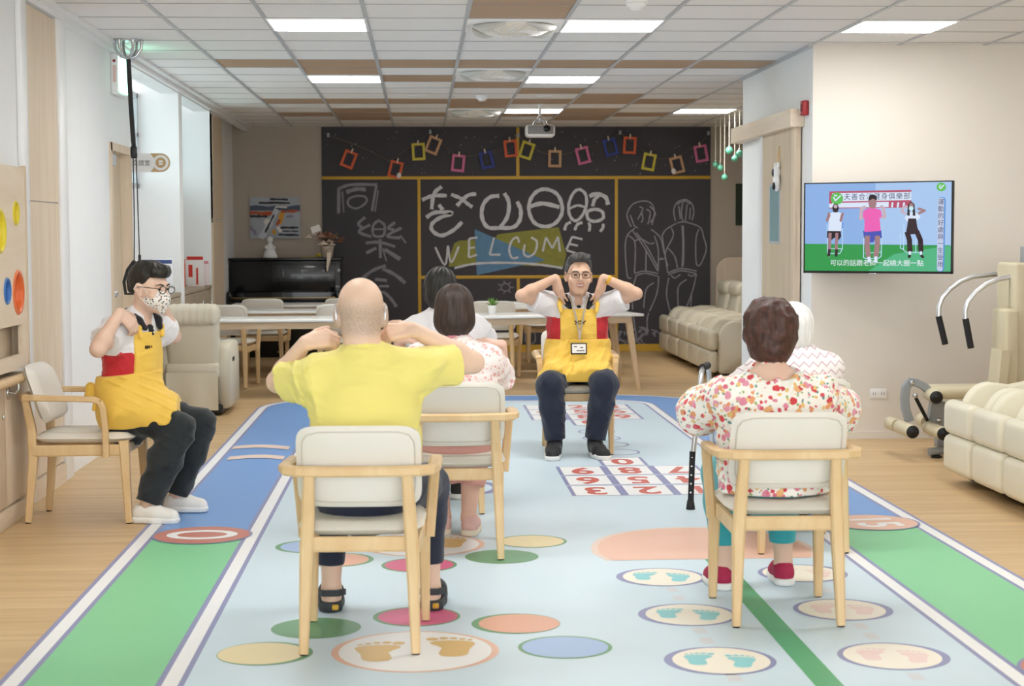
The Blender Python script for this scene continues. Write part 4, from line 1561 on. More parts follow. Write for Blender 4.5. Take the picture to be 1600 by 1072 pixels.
# room sign sticking out of the wall
t = thing('room_sign', 'projecting white and tan room sign beside the door on the left wall', 'sign', (XL + .001, 12.45, 1.955))
X = Matrix(((1, 0, 0, 0), (0, 0, -1, 0), (0, 1, 0, 0), (0, 0, 0, 1)))
SW, SH = .285, .135
out = [(0, -SH / 2), (SW - SH / 2, -SH / 2)] + [(SW - SH / 2 + SH / 2 * math.cos(a), SH / 2 * math.sin(a)) for a in [-PI / 2 + PI * i / 16 for i in range(1, 16)]] + \
      [(SW - SH / 2, SH / 2), (0, SH / 2)]
MB().prism(out, -.006, .006, X).build('sign_plate', mat('sign_grey', '#e3e2e4', .4), t)
tn = MB()
xt = SW * .5
out = [(xt, -SH / 2), (SW - SH / 2, -SH / 2)] + [(SW - SH / 2 + SH / 2 * math.cos(a), SH / 2 * math.sin(a)) for a in [-PI / 2 + PI * i / 16 for i in range(1, 16)]] + \
      [(SW - SH / 2, SH / 2), (xt, SH / 2)] + [(xt + .036 * math.sin(PI * i / 8), SH / 2 - SH * i / 8) for i in range(1, 8)]
tn.prism(out, .0062, .007, X)
tn.build('tan_panel', mat('sign_tan', '#bb9c72', .5), t)
rg = MB()
cx_ = SW - SH / 2
rg.prism(circle(cx_, 0, .056, n=28), .0072, .0076, X)
rg.build('white_ring', 'sign_grey', t)
rg = MB()
rg.prism(circle(cx_, 0, .038, n=28), .0078, .0082, X)
rg.build('emblem_disc', 'sign_tan', t)
rg = MB()
for a, b in (((-.014, .002), (.014, .016)), ((-.014, -.016), (.014, -.004))):
    rg.bb((cx_ + a[0], -.0090, a[1]), (cx_ + b[0], -.0084, b[1]))
rg.build('emblem', 'sign_grey', t)
lt = MB()
letter(lt, '交誼室', .043, Matrix.Translation((.078, -.0072, -.004)) @ Matrix.Rotation(PI / 2, 4, 'X'), 0)
lt.build('lettering', 'black_plastic', t)
# exercise pulley rope
q = atz(200, 62, CZ)
t = thing('pulley_rope', 'black exercise pulley rope hanging from a chrome ceiling bracket near the door', 'rope', (q.x, q.y, CZ))
ch = MB()
ch.lathe([(.0, -.008), (.10, -.008), (.10, -.001)], n=20)
for i in range(6):
    a = 2 * PI * i / 6
    ch.tube([(.09 * math.cos(a), .09 * math.sin(a), -.008), (.085 * math.cos(a), .085 * math.sin(a), -.06), (.05 * math.cos(a), .05 * math.sin(a), -.11), (.0, 0, -.125)], .010, 8)
ch.build('ceiling_bracket', 'steel', t)
MB().bar([(0, 0, -.12), (.01, 0, -.40), (.025, 0, -.71)], .03, .012, up=(0, 1, 0)).build('strap', 'black_rubber', t)
MB().bb((.008, -.02, -.78), (.045, .02, -.70), .006).build('buckle', 'black_plastic', t)
MB().tube([(.02, 0, -.78), (.02, .0, -1.2), (.015, 0, -1.46)], .004, 6).build('cord', 'black_rubber', t)
MB().tube([(.04, 0, -.78), (.045, .0, -1.1), (.05, 0, -1.42)], .004, 6).build('cord', 'black_rubber', t)
MB().tube([(.015, 0, -1.46), (-.03, 0, -1.52), (-.055, 0, -1.60), (-.045, 0, -1.68), (-.0, 0, -1.68), (.02, 0, -1.6), (.015, 0, -1.46)], .011, 8).build('handle_loop', 'black_rubber', t)
MB().bb((.042, -.008, -1.48), (.06, .008, -1.42), .003).build('cord_stop', 'black_plastic', t)

# ------------------------------------------------------------------ window bay counters and books
for k, (y0, y1, lb) in enumerate(((D1 + .07, 14.94, 'low wood cabinet filling the window bay beside the door'), (15.16, 17.11, 'low wood cabinet filling the farther window bay'))):
    t = thing('bay_cabinet', lb, 'cabinet', (XL, (y0 + y1) / 2, 0), 0, 'window bay cabinets')
    h = (y1 - y0) / 2
    MB().bb((-.355, -h, 0), (-.022, h, .90)).build('carcass', 'cabinet_wood', t)
    MB().bb((-.355, -h, .90), (.0, h, .93)).build('worktop', 'cabinet_wood', t)
    for i in range(3):
        a, b = -h + 2 * h * i / 3, -h + 2 * h * (i + 1) / 3
        d = MB().bb((-.022, a + .003, .06), (-.004, b - .003, .893)).build('cabinet_door', 'cabinet_wood', t)
        MB().bb((-.004, b - .06, .7), (.008, b - .048, .8), .002).build('handle', 'steel', d)
book_cols = [('#e7e9ef', '#31457e', 'open white picture book with blue print on the nearer bay cabinet', -2.24, 14.5, .26, .30, 12),
             ('#e9e4e1', '#c9372c', 'picture book with a red title band on the farther bay cabinet', -2.21, 16.72, .17, .30, -4),
             ('#d9603a', '#f0e3d8', 'orange picture book leaning beside the red titled one', -2.275, 16.3, .05, .27, 0),
             ('#eddcdb', '#d98a94', 'pale pink picture book leaning behind the red titled one', -2.155, 16.95, .10, .25, 2)]
for i, (c1, c2, lb, x, y, w_, h_, a) in enumerate(book_cols):
    t = thing('picture_book', lb, 'book', (x, y, .93), R(a), 'picture books in the window bays')
    MB().bb((-w_ / 2, -.012, 0), (w_ / 2, .012, h_), .002).build('cover', mat('book_%d' % i, c1, .4), t)
    k_ = MB()
    k_.bb((-w_ / 2 + .005, -.0135, h_ * .86), (w_ / 2 - .005, -.0125, h_ * .97))
    if i < 2:
        k_.bb((-w_ / 2 + .02, -.0135, h_ * .3), (-w_ / 2 + .06, -.0125, h_ * .7))
        k_.bb((.01, -.0135, h_ * .05), (.03, -.0125, h_ * .6))
    k_.build('cover_print', mat('book_print_%d' % i, c2, .4), t)

# ------------------------------------------------------------------ play panel, rail and cabinet on the near left wall
PX = XL + .075
y0, y1, z0, z1 = 7.3, 8.76, .765, 1.775
cu = bpy.data.curves.new('panel_outline', 'CURVE')
cu.dimensions = '2D'
cu.fill_mode = 'BOTH'
cu.extrude = .011


def spline(pts):
    s_ = cu.splines.new('POLY')
    s_.points.add(len(pts) - 1)
    for p_, (x, y) in zip(s_.points, pts):
        p_.co = (x, y, 0, 1)
    s_.use_cyclic_u = True


spline([(y0, z0), (y1, z0), (y1, z1), (y0, z1)])
HOLES = []
for px, py, hpx, c_ in ((24.5, 333, 38, 'yellow'), (0, 361, 70, 'yellow'), (11, 455, 42, 'blue'), (28.5, 457, 70, 'orange')):
    v = atx(px, py, PX + .011)
    r_ = hpx / 2 / F_PX * v.y
    HOLES.append((v.y, v.z, r_, c_))
    spline(circle(v.y, v.z, r_, n=36))
ra, rb_ = atx(33, 530, PX + .011), .075
spline([(7.6, ra.z - rb_), (ra.y + .03, ra.z - rb_), (ra.y + .03, ra.z + rb_), (7.6, ra.z + rb_)])
co = bpy.data.objects.new('panel_outline', cu)
COL.objects.link(co)
me = bpy.data.meshes.new_from_object(co.evaluated_get(bpy.context.evaluated_depsgraph_get()))
bpy.data.objects.remove(co)
XP = Matrix(((0, 0, 1, PX), (1, 0, 0, 0), (0, 1, 0, 0), (0, 0, 0, 1)))
t = thing('play_panel', 'timber wall panel with round coloured peep holes on the near left wall', 'panel', (0, 0, 0))
pm = MB()
pm.add([XP @ v.co for v in me.vertices], [tuple(p.vertices) for p in me.polygons], 0, False)
pm.build('face_board', wood('play_wood', '#dcc9b0', '#e8d8c3', (10, 1.4, 12), .5), t)
bk = MB()
bk.bb((XL + .001, y0, z0), (XL + .012, y1, z1))
for a, b in (((y0, z1 - .02), (y1, z1)), ((y0, z0), (y1, z0 + .02)), ((y1 - .02, z0), (y1, z1))):
    bk.bb((XL + .001, a[0], a[1]), (PX - .011, b[0], b[1]))
bk.build('back_box', 'door_wood', t)
MB().bb((PX - .011, y1, z0 - .005), (PX + .016, y1 + .022, z1 + .01)).build('edge_strip', 'door_wood', t)
hc = {'yellow': '#e3cf3a', 'blue': '#3f73b8', 'orange': '#e2723c'}
for y, z, r_, c_ in HOLES:
    nm = 'ring_' + c_
    if nm not in M:
        mat(nm, hc[c_], .4)
    k_ = MB()
    XX = Matrix(((0, 0, 1), (1, 0, 0), (0, 1, 0)))
    k_.lathe([(r_ * .78, -.055), (r_ * .80, .0), (r_ * .84, .018), (r_ * .95, .018), (r_ * 1.0, .012), (r_ * 1.0, -.02)], (PX, y, z), 36, XX)
    k_.build('%s_ring' % c_, nm, t)

t = thing('wall_handrail', 'round timber handrail on steel brackets along the near left wall', 'handrail', (0, 0, 0))
MB().tube([(XL + .115, 7.3, .725), (XL + .115, 8.52, .725), (XL + .115, 8.555, .725)], [.022, .022, .012], 14).build('rail', 'chair_wood', t)
for y in (7.75, 8.42):
    k_ = MB()
    k_.lathe([(0, .012), (.035, .010), (.038, 0)], (XL + .062, y, .66), 16, Matrix(((0, 0, 1), (1, 0, 0), (0, 1, 0))))
    k_.tube([(XL + .066, y, .66), (XL + .10, y, .655), (XL + .115, y, .675), (XL + .115, y, .703)], .009, 8)
    k_.build('bracket', 'steel', t)
t = thing('low_cabinet', 'low pale timber cabinet under the handrail on the near left wall', 'cabinet', (0, 0, 0))
MB().bb((XL + .001, 7.3, .09), (XL + .045, 8.86, .735)).build('carcass', 'pale_wood', t)
MB().bb((XL + .001, 7.3, .0), (XL + .07, 8.86, .09), .003).build('plinth', 'pale_wood_flat', t)
for a, b in ((7.3, 7.88), (7.885, 8.36), (8.365, 8.86)):
    d = MB().bb((XL + .045, a, .105), (XL + .062, b, .735), .002).build('cabinet_door', 'pale_wood', t)
    MB().ell((XL + .068, b - .06, .55), (.008, .012, .012), 12).build('knob', 'steel', d)

# ------------------------------------------------------------------ walking frame
mat('grip_black', '#1d1c20', .6)
t = thing('walking_frame', 'aluminium walking frame with black grips beside the woman in the flower print', 'walker', (1.735, 8.735, .0048), R(-18))
for s in (-1, 1):
    zt = .775
    a = (s * .29, -.21)
    b = (s * .245, .20)
    tb = MB()
    tb.tube([(a[0], a[1], .25), (s * .262, -.15, .62), (s * .258, -.135, .690), (s * .256, -.10, .723), (s * .254, -.02, .730), (s * .252, .045, .723), (s * .250, .085, .690), (s * .248, .10, .62),
             (b[0], b[1], .25)], .0135, 12)
    sf = tb.build('side_frame', 'aluminium', t)
    MB().tube([(s * .256, -.105, .727), (s * .252, .05, .727)], .020, 12).build('hand_grip', 'grip_black', sf)
    MB().tube([(s * .278, -.185, .42), (s * .247, .158, .42)], .010, 10).build('side_brace', 'aluminium', t)
    for p_, q_ in ((a, 1), (b, 1)):
        l = MB().tube([(p_[0], p_[1], .30), (p_[0] * 1.02, p_[1] * 1.08, .03)], .0155, 12)
        lg = l.build('leg_extension', 'grip_black', t)
        MB().lathe([(.024, 0), (.022, .02), (.017, .05)], (p_[0] * 1.022, p_[1] * 1.085, 0), 14).build('rubber_foot', 'black_rubber', lg)
        hl = MB()
        for i in range(5):
            hl.ell((p_[0] * (1.0 + .004 * i), p_[1] * (1 + .016 * i) - .0155, .27 - .045 * i), (.005, .002, .005), 8)
        hl.build('height_holes', 'paper_white', lg)
cb = MB()
cb.tube([(-.247, .105, .63), (.247, .105, .63)], .012, 10)
cb.build('cross_bar', 'aluminium', t)
cb = MB().tube([(-.246, .15, .46), (.246, .15, .46)], .012, 10)
cb.build('cross_bar', 'aluminium', t)

# ------------------------------------------------------------------ home gym at the right
t = thing('gym_machine', 'multi station gym machine with grey frame, curved bars and cream pads', 'gym machine', (0, 0, 0))


def g(px, py, y=10.6):
    return at(px, py, y)


b0 = g(1606, 540, 10.75)
fm = MB()
fm.bb((b0.x - .045, 10.70, 0.02), (b0.x + .045, 10.80, 1.34), .008)
fm.bb((b0.x - .60, 10.71, .04), (b0.x + .4, 10.79, .11), .008)
fm.bb((b0.x - .05, 10.35, .03), (b0.x + .05, 11.15, .10), .008)
fm.build('main_frame', 'grey_paint', t)
for dy, pts, gp in ((10.95, ((1606, 424), (1571, 427), (1520, 432), (1500, 440), (1484, 452), (1472, 466), (1467, 480), (1466.5, 496)), ((1466.5, 494), (1477, 538))),
                    (10.55, ((1612, 426), (1600, 428), (1561, 436), (1541, 444), (1524, 457), (1512, 472), (1508, 486), (1508.5, 500)), ((1508.5, 498), (1517, 544)))):
    bar = MB().tube([g(*p_, dy) for p_ in pts], .0165, 12).build('curved_bar', 'grey_paint' if False else 'aluminium', t)
    MB().tube([g(*p_, dy) for p_ in gp], .021, 12).build('hand_grip', 'grip_black', bar)
a, b = g(1572.5, 410, 10.62), g(1594, 600, 10.62)
MB().bb((a.x, 10.45, b.z - .1), (b.x, 10.80, a.z), .02, 3).build('back_pad', 'gym_vinyl', t)
a, b = g(1560, 482, 10.5), g(1579, 600, 10.5)
MB().bb((a.x, 10.36, b.z - .05), (b.x, 10.62, a.z), .02, 3).build('back_pad', 'gym_vinyl', t)
a, b = g(1564, 546, 10.4), g(1557, 600, 10.4)
k_ = MB().bar([(b.x, 10.40, b.z - .06), (a.x, 10.40, a.z)], .20, .075, up=(1, 0, 0), r=.3)
k_.build('chest_pad', 'gym_vinyl', t)
a, b = g(1470, 612, 10.6), g(1530, 612, 10.6)
MB().box(((a.x + b.x) / 2 + .12, 10.62, a.z - .0), (.62, .30, .075), r=.03, seg=3).build('seat_pad', 'gym_vinyl', t)


def curve(px_pts, y, w, th, nm, m_):
    MB().bar([g(*p_, y) for p_ in px_pts], th, w, up=(1, 0, 0), r=.2).build(nm, m_, t)


curve(((1421, 596), (1415, 606), (1413.5, 624), (1415, 640), (1421, 658)), 10.6, .05, .05, 'leg_lever', 'grey_paint')
curve(((1420, 596), (1432, 598), (1444, 604), (1452, 612)), 10.6, .05, .05, 'leg_bracket', 'grey_paint')
curve(((1452, 640), (1466, 642), (1470, 666)), 10.66, .16, .06, 'leg_bracket', 'grey_paint')
MB().tube([g(1431, 622, 10.58), g(1449, 657, 10.62)], .012, 8).build('gas_strut', 'black_plastic', t)
sc_ = MB()
for p_ in ((1425, 598), (1430, 618), (1467, 657)):
    v = g(*p_, 10.57)
    sc_.lathe([(0, .012), (.016, .010), (.018, 0)], v, 12, Matrix.Rotation(PI / 2, 3, 'X'))
sc_.build('pivot_bolts', 'steel', t)


def roller(p0, y0_, p1, y1_, r_=.043, cap=True):
    a, b = g(*p0, y0_), g(*p1, y1_)
    d = (b - a).normalized()
    k_ = MB().tube([a, a + d * .01, b - d * .012, b], [r_ * .82, r_, r_, r_ * .9], 18)
    o = k_.build('foam_roller', 'gym_vinyl', t)
    q_ = d.to_track_quat('Z', 'Y').to_matrix()
    if cap:
        MB().lathe([(.041, 0), (.041, .004), (.03, .010), (.012, .012), (.010, .020), (0, .021)], b + d * .0005, 20, q_).build('end_cap', 'black_plastic', o)
    return o


roller((1449, 613), 10.72, (1463, 621), 10.42)
roller((1390, 661), 10.82, (1402, 665), 10.66, cap=False)
roller((1405, 666), 10.62, (1426, 675), 10.36)
roller((1440, 655), 10.95, (1448, 660), 10.78, cap=False)
roller((1450, 668), 10.65, (1474, 678), 10.36)
MB().tube([g(1388, 660, 10.84), g(1426, 675, 10.37)], .014, 10).build('roller_axle', 'grey_paint', t)
a = g(1452, 706, 10.52)
MB().tube([(a.x, 10.52, a.z), (a.x + .75, 10.66, .09)], .026, 12).build('ground_tube', 'grey_paint', t)
MB().lathe([(.035, 0), (.033, .012), (.010, .022), (.008, a.z - .02)], (a.x + .05, 10.53, 0), 16).build('levelling_foot', 'black_rubber', t)
# ------------------------------------------------------------------ soft bodies: signed distances joined smoothly, then skinned
V = lambda *a: np.array(a, float)


def unit(v):
    v = np.asarray(v, float)
    return v / (np.linalg.norm(v) + 1e-12)


def frame(F, U=(0, 0, 1)):
    """columns: right, forward, up"""
    F = unit(F)
    Rr = unit(np.cross(F, U))
    return np.stack([Rr, F, np.cross(Rr, F)], 1)


class Fig:
    CAP = .11

    def __init__(s):
        s.items = []
        s.lo, s.hi = np.full(3, 1e9), np.full(3, -1e9)

    def _add(s, fn, lo, hi, k, op):
        lo, hi = np.asarray(lo), np.asarray(hi)
        if op == 'add':
            s.lo, s.hi = np.minimum(s.lo, lo), np.maximum(s.hi, hi)
        s.items.append((op, fn, lo - s.CAP, hi + s.CAP, k))
        return s

    def cone(s, a, b, ra, rb, k=.02, op='add', F=None, ratio=1.0):
        a, b = np.asarray(a, float), np.asarray(b, float)
        sc = 1.0
        if F is not None:
            F = unit(F)
        ab0 = b - a

        def fn(P):
            q = P - a
            ab = ab0
            if F is not None:
                q = q + np.outer(q @ F, F) * (1 / ratio - 1)
                ab = ab0 + F * (ab0 @ F) * (1 / ratio - 1)
            L = ab @ ab + 1e-12
            t = np.clip(q @ ab / L, 0, 1)
            w = q - t[:, None] * ab
            d = np.sqrt((w * w).sum(1)) - (ra + (rb - ra) * t)
            return d * (ratio if (F is not None and ratio < 1) else 1.0) if False else d
        r = max(ra, rb)
        return s._add(fn, np.minimum(a, b) - r, np.maximum(a, b) + r, k, op)

    def chain(s, pts, rs, k=.02, **kw):
        for i in range(len(pts) - 1):
            s.cone(pts[i], pts[i + 1], rs[i], rs[i + 1], k, **kw)
        return s

    def ell(s, c, r, X=None, k=.02, op='add'):
        c, r = np.asarray(c, float), np.asarray(r, float)
        X = np.eye(3) if X is None else X

        def fn(P):
            q = (P - c) @ X
            k0 = np.sqrt(((q / r) ** 2).sum(1))
            k1 = np.sqrt(((q / (r * r)) ** 2).sum(1)) + 1e-9
            return k0 * (k0 - 1) / k1
        R_ = r.max()
        return s._add(fn, c - R_, c + R_, k, op)

    def cut(s, fn):
        """keep only where fn(P) <= 0"""
        s.items.append(('cut', fn, None, None, 0))
        return s

    def plane(s, p, n):
        p, n = np.asarray(p, float), unit(n)
        return s.cut(lambda P: (P - p) @ n)

    def disp(s, fn):
        s.items.append(('disp', fn, None, None, 0))
        return s

    def eval(s, P):
        d = np.full(len(P), s.CAP)
        rank = {'add': 0, 'sub': 0, 'disp': 1, 'cut': 2}
        for op, fn, lo, hi, k in sorted(s.items, key=lambda q: rank[q[0]]):
            if op == 'cut':
                d = np.maximum(d, fn(P))
                continue
            if op == 'disp':
                d = d + fn(P)
                continue
            m = np.nonzero(((P >= lo) & (P <= hi)).all(1))[0]
            if not len(m):
                continue
            e, a = fn(P[m]), d[m]
            if op == 'add':
                h = np.maximum(k - np.abs(a - e), 0) / k
                d[m] = np.minimum(a, e) - h * h * k * .25
            else:
                e = -e
                h = np.maximum(k - np.abs(a - e), 0) / k
                d[m] = np.maximum(a, e) + h * h * k * .25
        return d

    def skin(s, h):
        lo = s.lo - 4 * h
        H = 4 * h
        n = np.ceil((s.hi + 4 * h - lo) / H).astype(int)
        ci = np.stack(np.meshgrid(*[np.arange(k) for k in n], indexing='ij'), -1).reshape(-1, 3)
        dc = s.eval(lo + h * (4 * ci + 1.5))
        D = np.repeat(np.repeat(np.repeat(dc.reshape(n), 4, 0), 4, 1), 4, 2).astype(np.float32)
        act = ci[np.abs(dc) < 1.6 * H]
        off = np.stack(np.meshgrid(*[np.arange(4)] * 3, indexing='ij'), -1).reshape(-1, 3)
        fi = (act[:, None, :] * 4 + off[None]).reshape(-1, 3)
        D[fi[:, 0], fi[:, 1], fi[:, 2]] = s.eval(lo + h * fi)
        # surface nets
        S = D < 0
        nx, ny, nz = D.shape
        cnt = np.zeros((nx - 1, ny - 1, nz - 1), np.int8)
        cor = [(i, j, k) for i in (0, 1) for j in (0, 1) for k in (0, 1)]
        for i, j, k in cor:
            cnt += S[i:nx - 1 + i, j:ny - 1 + j, k:nz - 1 + k]
        cells = np.argwhere((cnt > 0) & (cnt < 8))
        idx = np.full(cnt.shape, -1, np.int32)
        idx[cells[:, 0], cells[:, 1], cells[:, 2]] = np.arange(len(cells))
        val = {c: D[cells[:, 0] + c[0], cells[:, 1] + c[1], cells[:, 2] + c[2]].astype(float) for c in cor}
        acc, num = np.zeros((len(cells), 3)), np.zeros(len(cells))
        for a in cor:
            for ax in range(3):
                if a[ax]:
                    continue
                b = list(a)
                b[ax] = 1
                va, vb = val[a], val[tuple(b)]
                m = (va < 0) != (vb < 0)
                t = np.where(m, va / np.where(m, va - vb, 1), 0)
                p = np.tile(np.array(a, float), (len(cells), 1))
                p[:, ax] += t
                acc[m] += p[m]
                num[m] += 1
        verts = lo + h * (cells + acc / num[:, None])
        faces = []
        for ax in range(3):
            u, v = (ax + 1) % 3, (ax + 2) % 3
            sl0, sl1 = [slice(None)] * 3, [slice(None)] * 3
            sl0[ax], sl1[ax] = slice(0, -1), slice(1, None)
            E = S[tuple(sl0)] != S[tuple(sl1)]
            e = np.argwhere(E)
            e = e[(e[:, u] > 0) & (e[:, v] > 0) & (e[:, u] < D.shape[u] - 1) & (e[:, v] < D.shape[v] - 1)]
            q = []
            for du, dv in ((-1, -1), (0, -1), (0, 0), (-1, 0)):
                c = e.copy()
                c[:, u] += du
                c[:, v] += dv
                q.append(idx[c[:, 0], c[:, 1], c[:, 2]])
            q = np.stack(q, 1)
            ins = S[e[:, 0], e[:, 1], e[:, 2]]
            q[~ins] = q[~ins][:, ::-1]
            faces.append(q)
        faces = np.concatenate(faces)
        faces = faces[(faces >= 0).all(1)]
        return verts, faces

    def build(s, name, mats, parent, h=.006, pick=None, origin=None, smooth_it=1):
        v, f = s.skin(h)
        for _ in range(smooth_it):      # light relaxation
            sm_, nb = np.zeros_like(v), np.zeros(len(v))
            for a, b in ((0, 1), (1, 2), (2, 3), (3, 0)):
                np.add.at(sm_, f[:, a], v[f[:, b]])
                np.add.at(sm_, f[:, b], v[f[:, a]])
                np.add.at(nb, f[:, a], 1)
                np.add.at(nb, f[:, b], 1)
            v = v * .45 + .55 * sm_ / np.maximum(nb, 1)[:, None]
        o0 = np.array(parent.location) if origin is None else origin
        me = bpy.data.meshes.new(name)
        me.vertices.add(len(v))
        me.vertices.foreach_set('co', (v - o0).astype(np.float32).ravel())
        me.loops.add(len(f) * 4)
        me.loops.foreach_set('vertex_index', f.astype(np.int32).ravel())
        me.polygons.add(len(f))
        me.polygons.foreach_set('loop_start', np.arange(0, len(f) * 4, 4, dtype=np.int32))
        for m in (mats if isinstance(mats, (list, tuple)) else [mats]):
            me.materials.append(M[m])
        if pick is not None:
            me.polygons.foreach_set('material_index', pick(v[f].mean(1)).astype(np.int32))
        me.polygons.foreach_set('use_smooth', np.ones(len(f), bool))
        me.update(calc_edges=True)
        me.validate()
        ob = bpy.data.objects.new(name, me)
        COL.objects.link(ob)
        ob.parent = parent
        return ob


def folds(seed, amp, fr=(18, 45), n=6, along=None, crease=None, cr=.9):
    """soft cloth folds with sharper creases on top"""
    rg = np.random.RandomState(seed)
    W = []
    for i in range(n):
        d = unit(rg.normal(size=3))
        if along is not None:
            d = unit(d - np.asarray(along) * (d @ np.asarray(along)) * .8)
        W.append((d * rg.uniform(*fr), rg.uniform(0, 6.28), rg.normal(size=3) * 9))
    Wc = []
    for i in range(5):
        d = unit(rg.normal(size=3) * V(.6, .4, 1.0))
        Wc.append((d * rg.uniform(34, 62), rg.uniform(0, 6.28), rg.normal(size=3) * 6))

    def fn(P):
        z = np.zeros(len(P))
        for w, ph, w2 in W:
            z += np.sin(P @ w + ph + 1.3 * np.sin(P @ w2 + ph))
        z *= amp / n ** .5
        for w, ph, w2 in (Wc if crease is not False else ()):
            z -= cr * amp * np.maximum(0, 1 - np.abs(np.sin(P @ w + ph + 1.8 * np.sin(P @ w2 + ph))) * 1.6) * np.maximum(0, np.sin(P @ (w2 * 1.3) + 2 * ph))
        return np.minimum(z, .0012)
    return fn


def strands(seed, amp, X, C, fr=170):
    """fine locks of hair running down from the crown"""
    rg = np.random.RandomState(seed)
    ph = rg.uniform(0, 6.28, 8)

    def fn(P):
        q = (P - C) @ X
        a = np.arctan2(q[:, 0], -q[:, 1])
        r = np.sqrt(q[:, 0] ** 2 + q[:, 1] ** 2)
        z = q[:, 2]
        return amp * (np.sin(a * 17 + 14 * z + ph[0]) * .5 + np.sin(a * 31 - 22 * z + ph[1]) * .35 + np.sin(a * 9 + 40 * r + ph[2] + 30 * z) * .4)
    return fn


def head(fg, C, X, s=1.0, neck=None, smile=False, ears=1.0, nr=.050):
    T = lambda x, y, z: C + X @ (V(x, y, z) * s)
    E = lambda c, r, k, op='add': fg.ell(T(*c), V(*r) * s, X, k * s, op)
    E((0, -.015, .035), (.076, .094, .086), .02)
    E((0, .018, -.02), (.066, .074, .085), .03)
    E((0, .030, -.070), (.052, .055, .046), .03)
    E((0, .070, -.104), (.021, .018, .016), .025)
    for sd in (-1, 1):
        E((sd * .039, .058, -.032), (.026, .026, .024), .02)
    fg.cone(T(-.038, .080, .024), T(.038, .080, .024), .011 * s, .011 * s, .015)
    for sd in (-1, 1):
        E((sd * .031, .099, .003), (.018, .012, .010), .008, 'sub')
        E((sd * .031, .076, .003), (.0135, .0125, .0125), .004)
    fg.cone(T(0, .088, .014), T(0, .107, -.024), .008 * s, .0125 * s, .010)
    for sd in (-1, 1):
        E((sd * .011, .097, -.030), (.009, .010, .008), .005)
    if smile:
        E((0, .104, -.062), (.027, .016, .0085), .006, 'sub')
        for sd in (-1, 1):
            E((sd * .041, .066, -.034), (.022, .020, .018), .012)
    fg.cone(T(-.019, .087, -.054 if smile else -.060), T(.019, .087, -.054 if smile else -.060), .005 * s, .005 * s, .006)
    fg.cone(T(-.016, .086, -.074 if smile else -.071), T(.016, .086, -.074 if smile else -.071), .0065 * s, .0065 * s, .007)
    if ears:
        for sd in (-1, 1):
            E((sd * (.072 + .006 * ears), -.006, -.006), (.011 * ears, .021 * ears, .032 * ears), .006)
            E((sd * (.082 + .006 * ears), .002, -.002), (.007, .010 * ears, .016 * ears), .005, 'sub')
            E((sd * .077, .004, -.034), (.008, .009, .010), .006)
    if neck is not None:
        fg.cone(T(0, -.022, -.05), neck, nr * s, nr * 1.1, .03)


def hand(fg, W, D, N, thumb=1, curl=(.5, .6, .4), s=1.0, spread=.0, thumb_dir=None):
    """W wrist, D towards the knuckles, N out of the back of the hand; thumb = +1/-1 side along D x N"""
    D = unit(D)
    N = unit(np.asarray(N, float) - D * (D @ np.asarray(N, float)))
    T = np.cross(D, N) * thumb
    offs = (.029, .010, -.009, -.026)
    kl = (.086, .090, .085, .077)
    ph = ((.042, .025, .020), (.046, .028, .021), (.042, .026, .020), (.033, .020, .018))
    for i in range(4):
        a = W + T * offs[i] * .55 * s + D * .006
        kn = W + D * kl[i] * s + T * offs[i] * s
        fg.cone(a, kn, .0155 * s, .0120 * s, .010)
    for i in range(4):
        p = W + D * kl[i] * s + T * offs[i] * s
        ang = 0.0
        sp_ = spread * (1.5 - i)
        for j in range(3):
            c = curl[j] if not isinstance(curl[0], (tuple, list)) else curl[i][j]
            ang += c
            d = unit(D * math.cos(ang) - N * math.sin(ang) + T * sp_)
            q = p + d * ph[i][j] * s
            fg.cone(p, q, (.0098, .0088, .0080)[j] * s, (.0088, .0080, .0070)[j] * s, .0025 if j else .006)
            p = q
    td = unit(T * .65 + D * .65 - N * .35) if thumb_dir is None else unit(thumb_dir)
    b = W + D * .022 * s + T * .022 * s
    m = b + td * .046 * s
    e = m + unit(td + D * .5 - N * .25) * .030 * s
    fg.cone(b, m, .0135 * s, .0105 * s, .010)
    fg.cone(m, e, .0105 * s, .0095 * s, .003)
    fg.cone(e, e + unit(td * .6 + D * .8 - N * .3) * .024 * s, .0095 * s, .0075 * s, .003)


def arm(fg, S, E, W, k=.02, s=1.0):
    S, E, W = (np.asarray(q, float) for q in (S, E, W))
    fg.cone(S, S + (E - S) * .5, .052 * s, .046 * s, .03)
    fg.cone(S + (E - S) * .5, E, .046 * s, .038 * s, k)
    m = E + (W - E) * .28
    fg.cone(E, m, .037 * s, .040 * s, k)
    fg.cone(m, W, .040 * s, .0255 * s, k)


def leg(fg, H, K_, A, s=1.0):
    H, K_, A = (np.asarray(q, float) for q in (H, K_, A))
    fg.cone(H, K_, .085 * s, .058 * s, .03)
    c = K_ + (A - K_) * .3
    fg.cone(K_, c, .055 * s, .056 * s, .02)
    fg.cone(c, A, .056 * s, .034 * s, .02)


def torso(fg, C0, C1, C2, SL, SR, N, X, w=(.165, .150, .165, .150), dp=.66, off=0.0, k=.05):
    """pelvis, belly, chest, shoulder yoke"""
    F = X[:, 1]
    C0, C1, C2, SL, SR, N = (np.asarray(q, float) for q in (C0, C1, C2, SL, SR, N))
    m = C0 + (C1 - C0) * .45
    r = [a + off for a in w]
    fg.cone(C0, m, r[0], r[1], k, F=F, ratio=dp * 1.08)
    fg.cone(m, C1, r[1], r[2], k, F=F, ratio=dp)
    fg.cone(C1, C2, r[2], r[3] * .86, k, F=F, ratio=dp * .95)
    fg.cone(SL, SR, .048 + off, .048 + off, k * .7)
    for q in (SL, SR):
        fg.cone(N - V(0, 0, .012), q, .040 + off, .044 + off, k * .6)


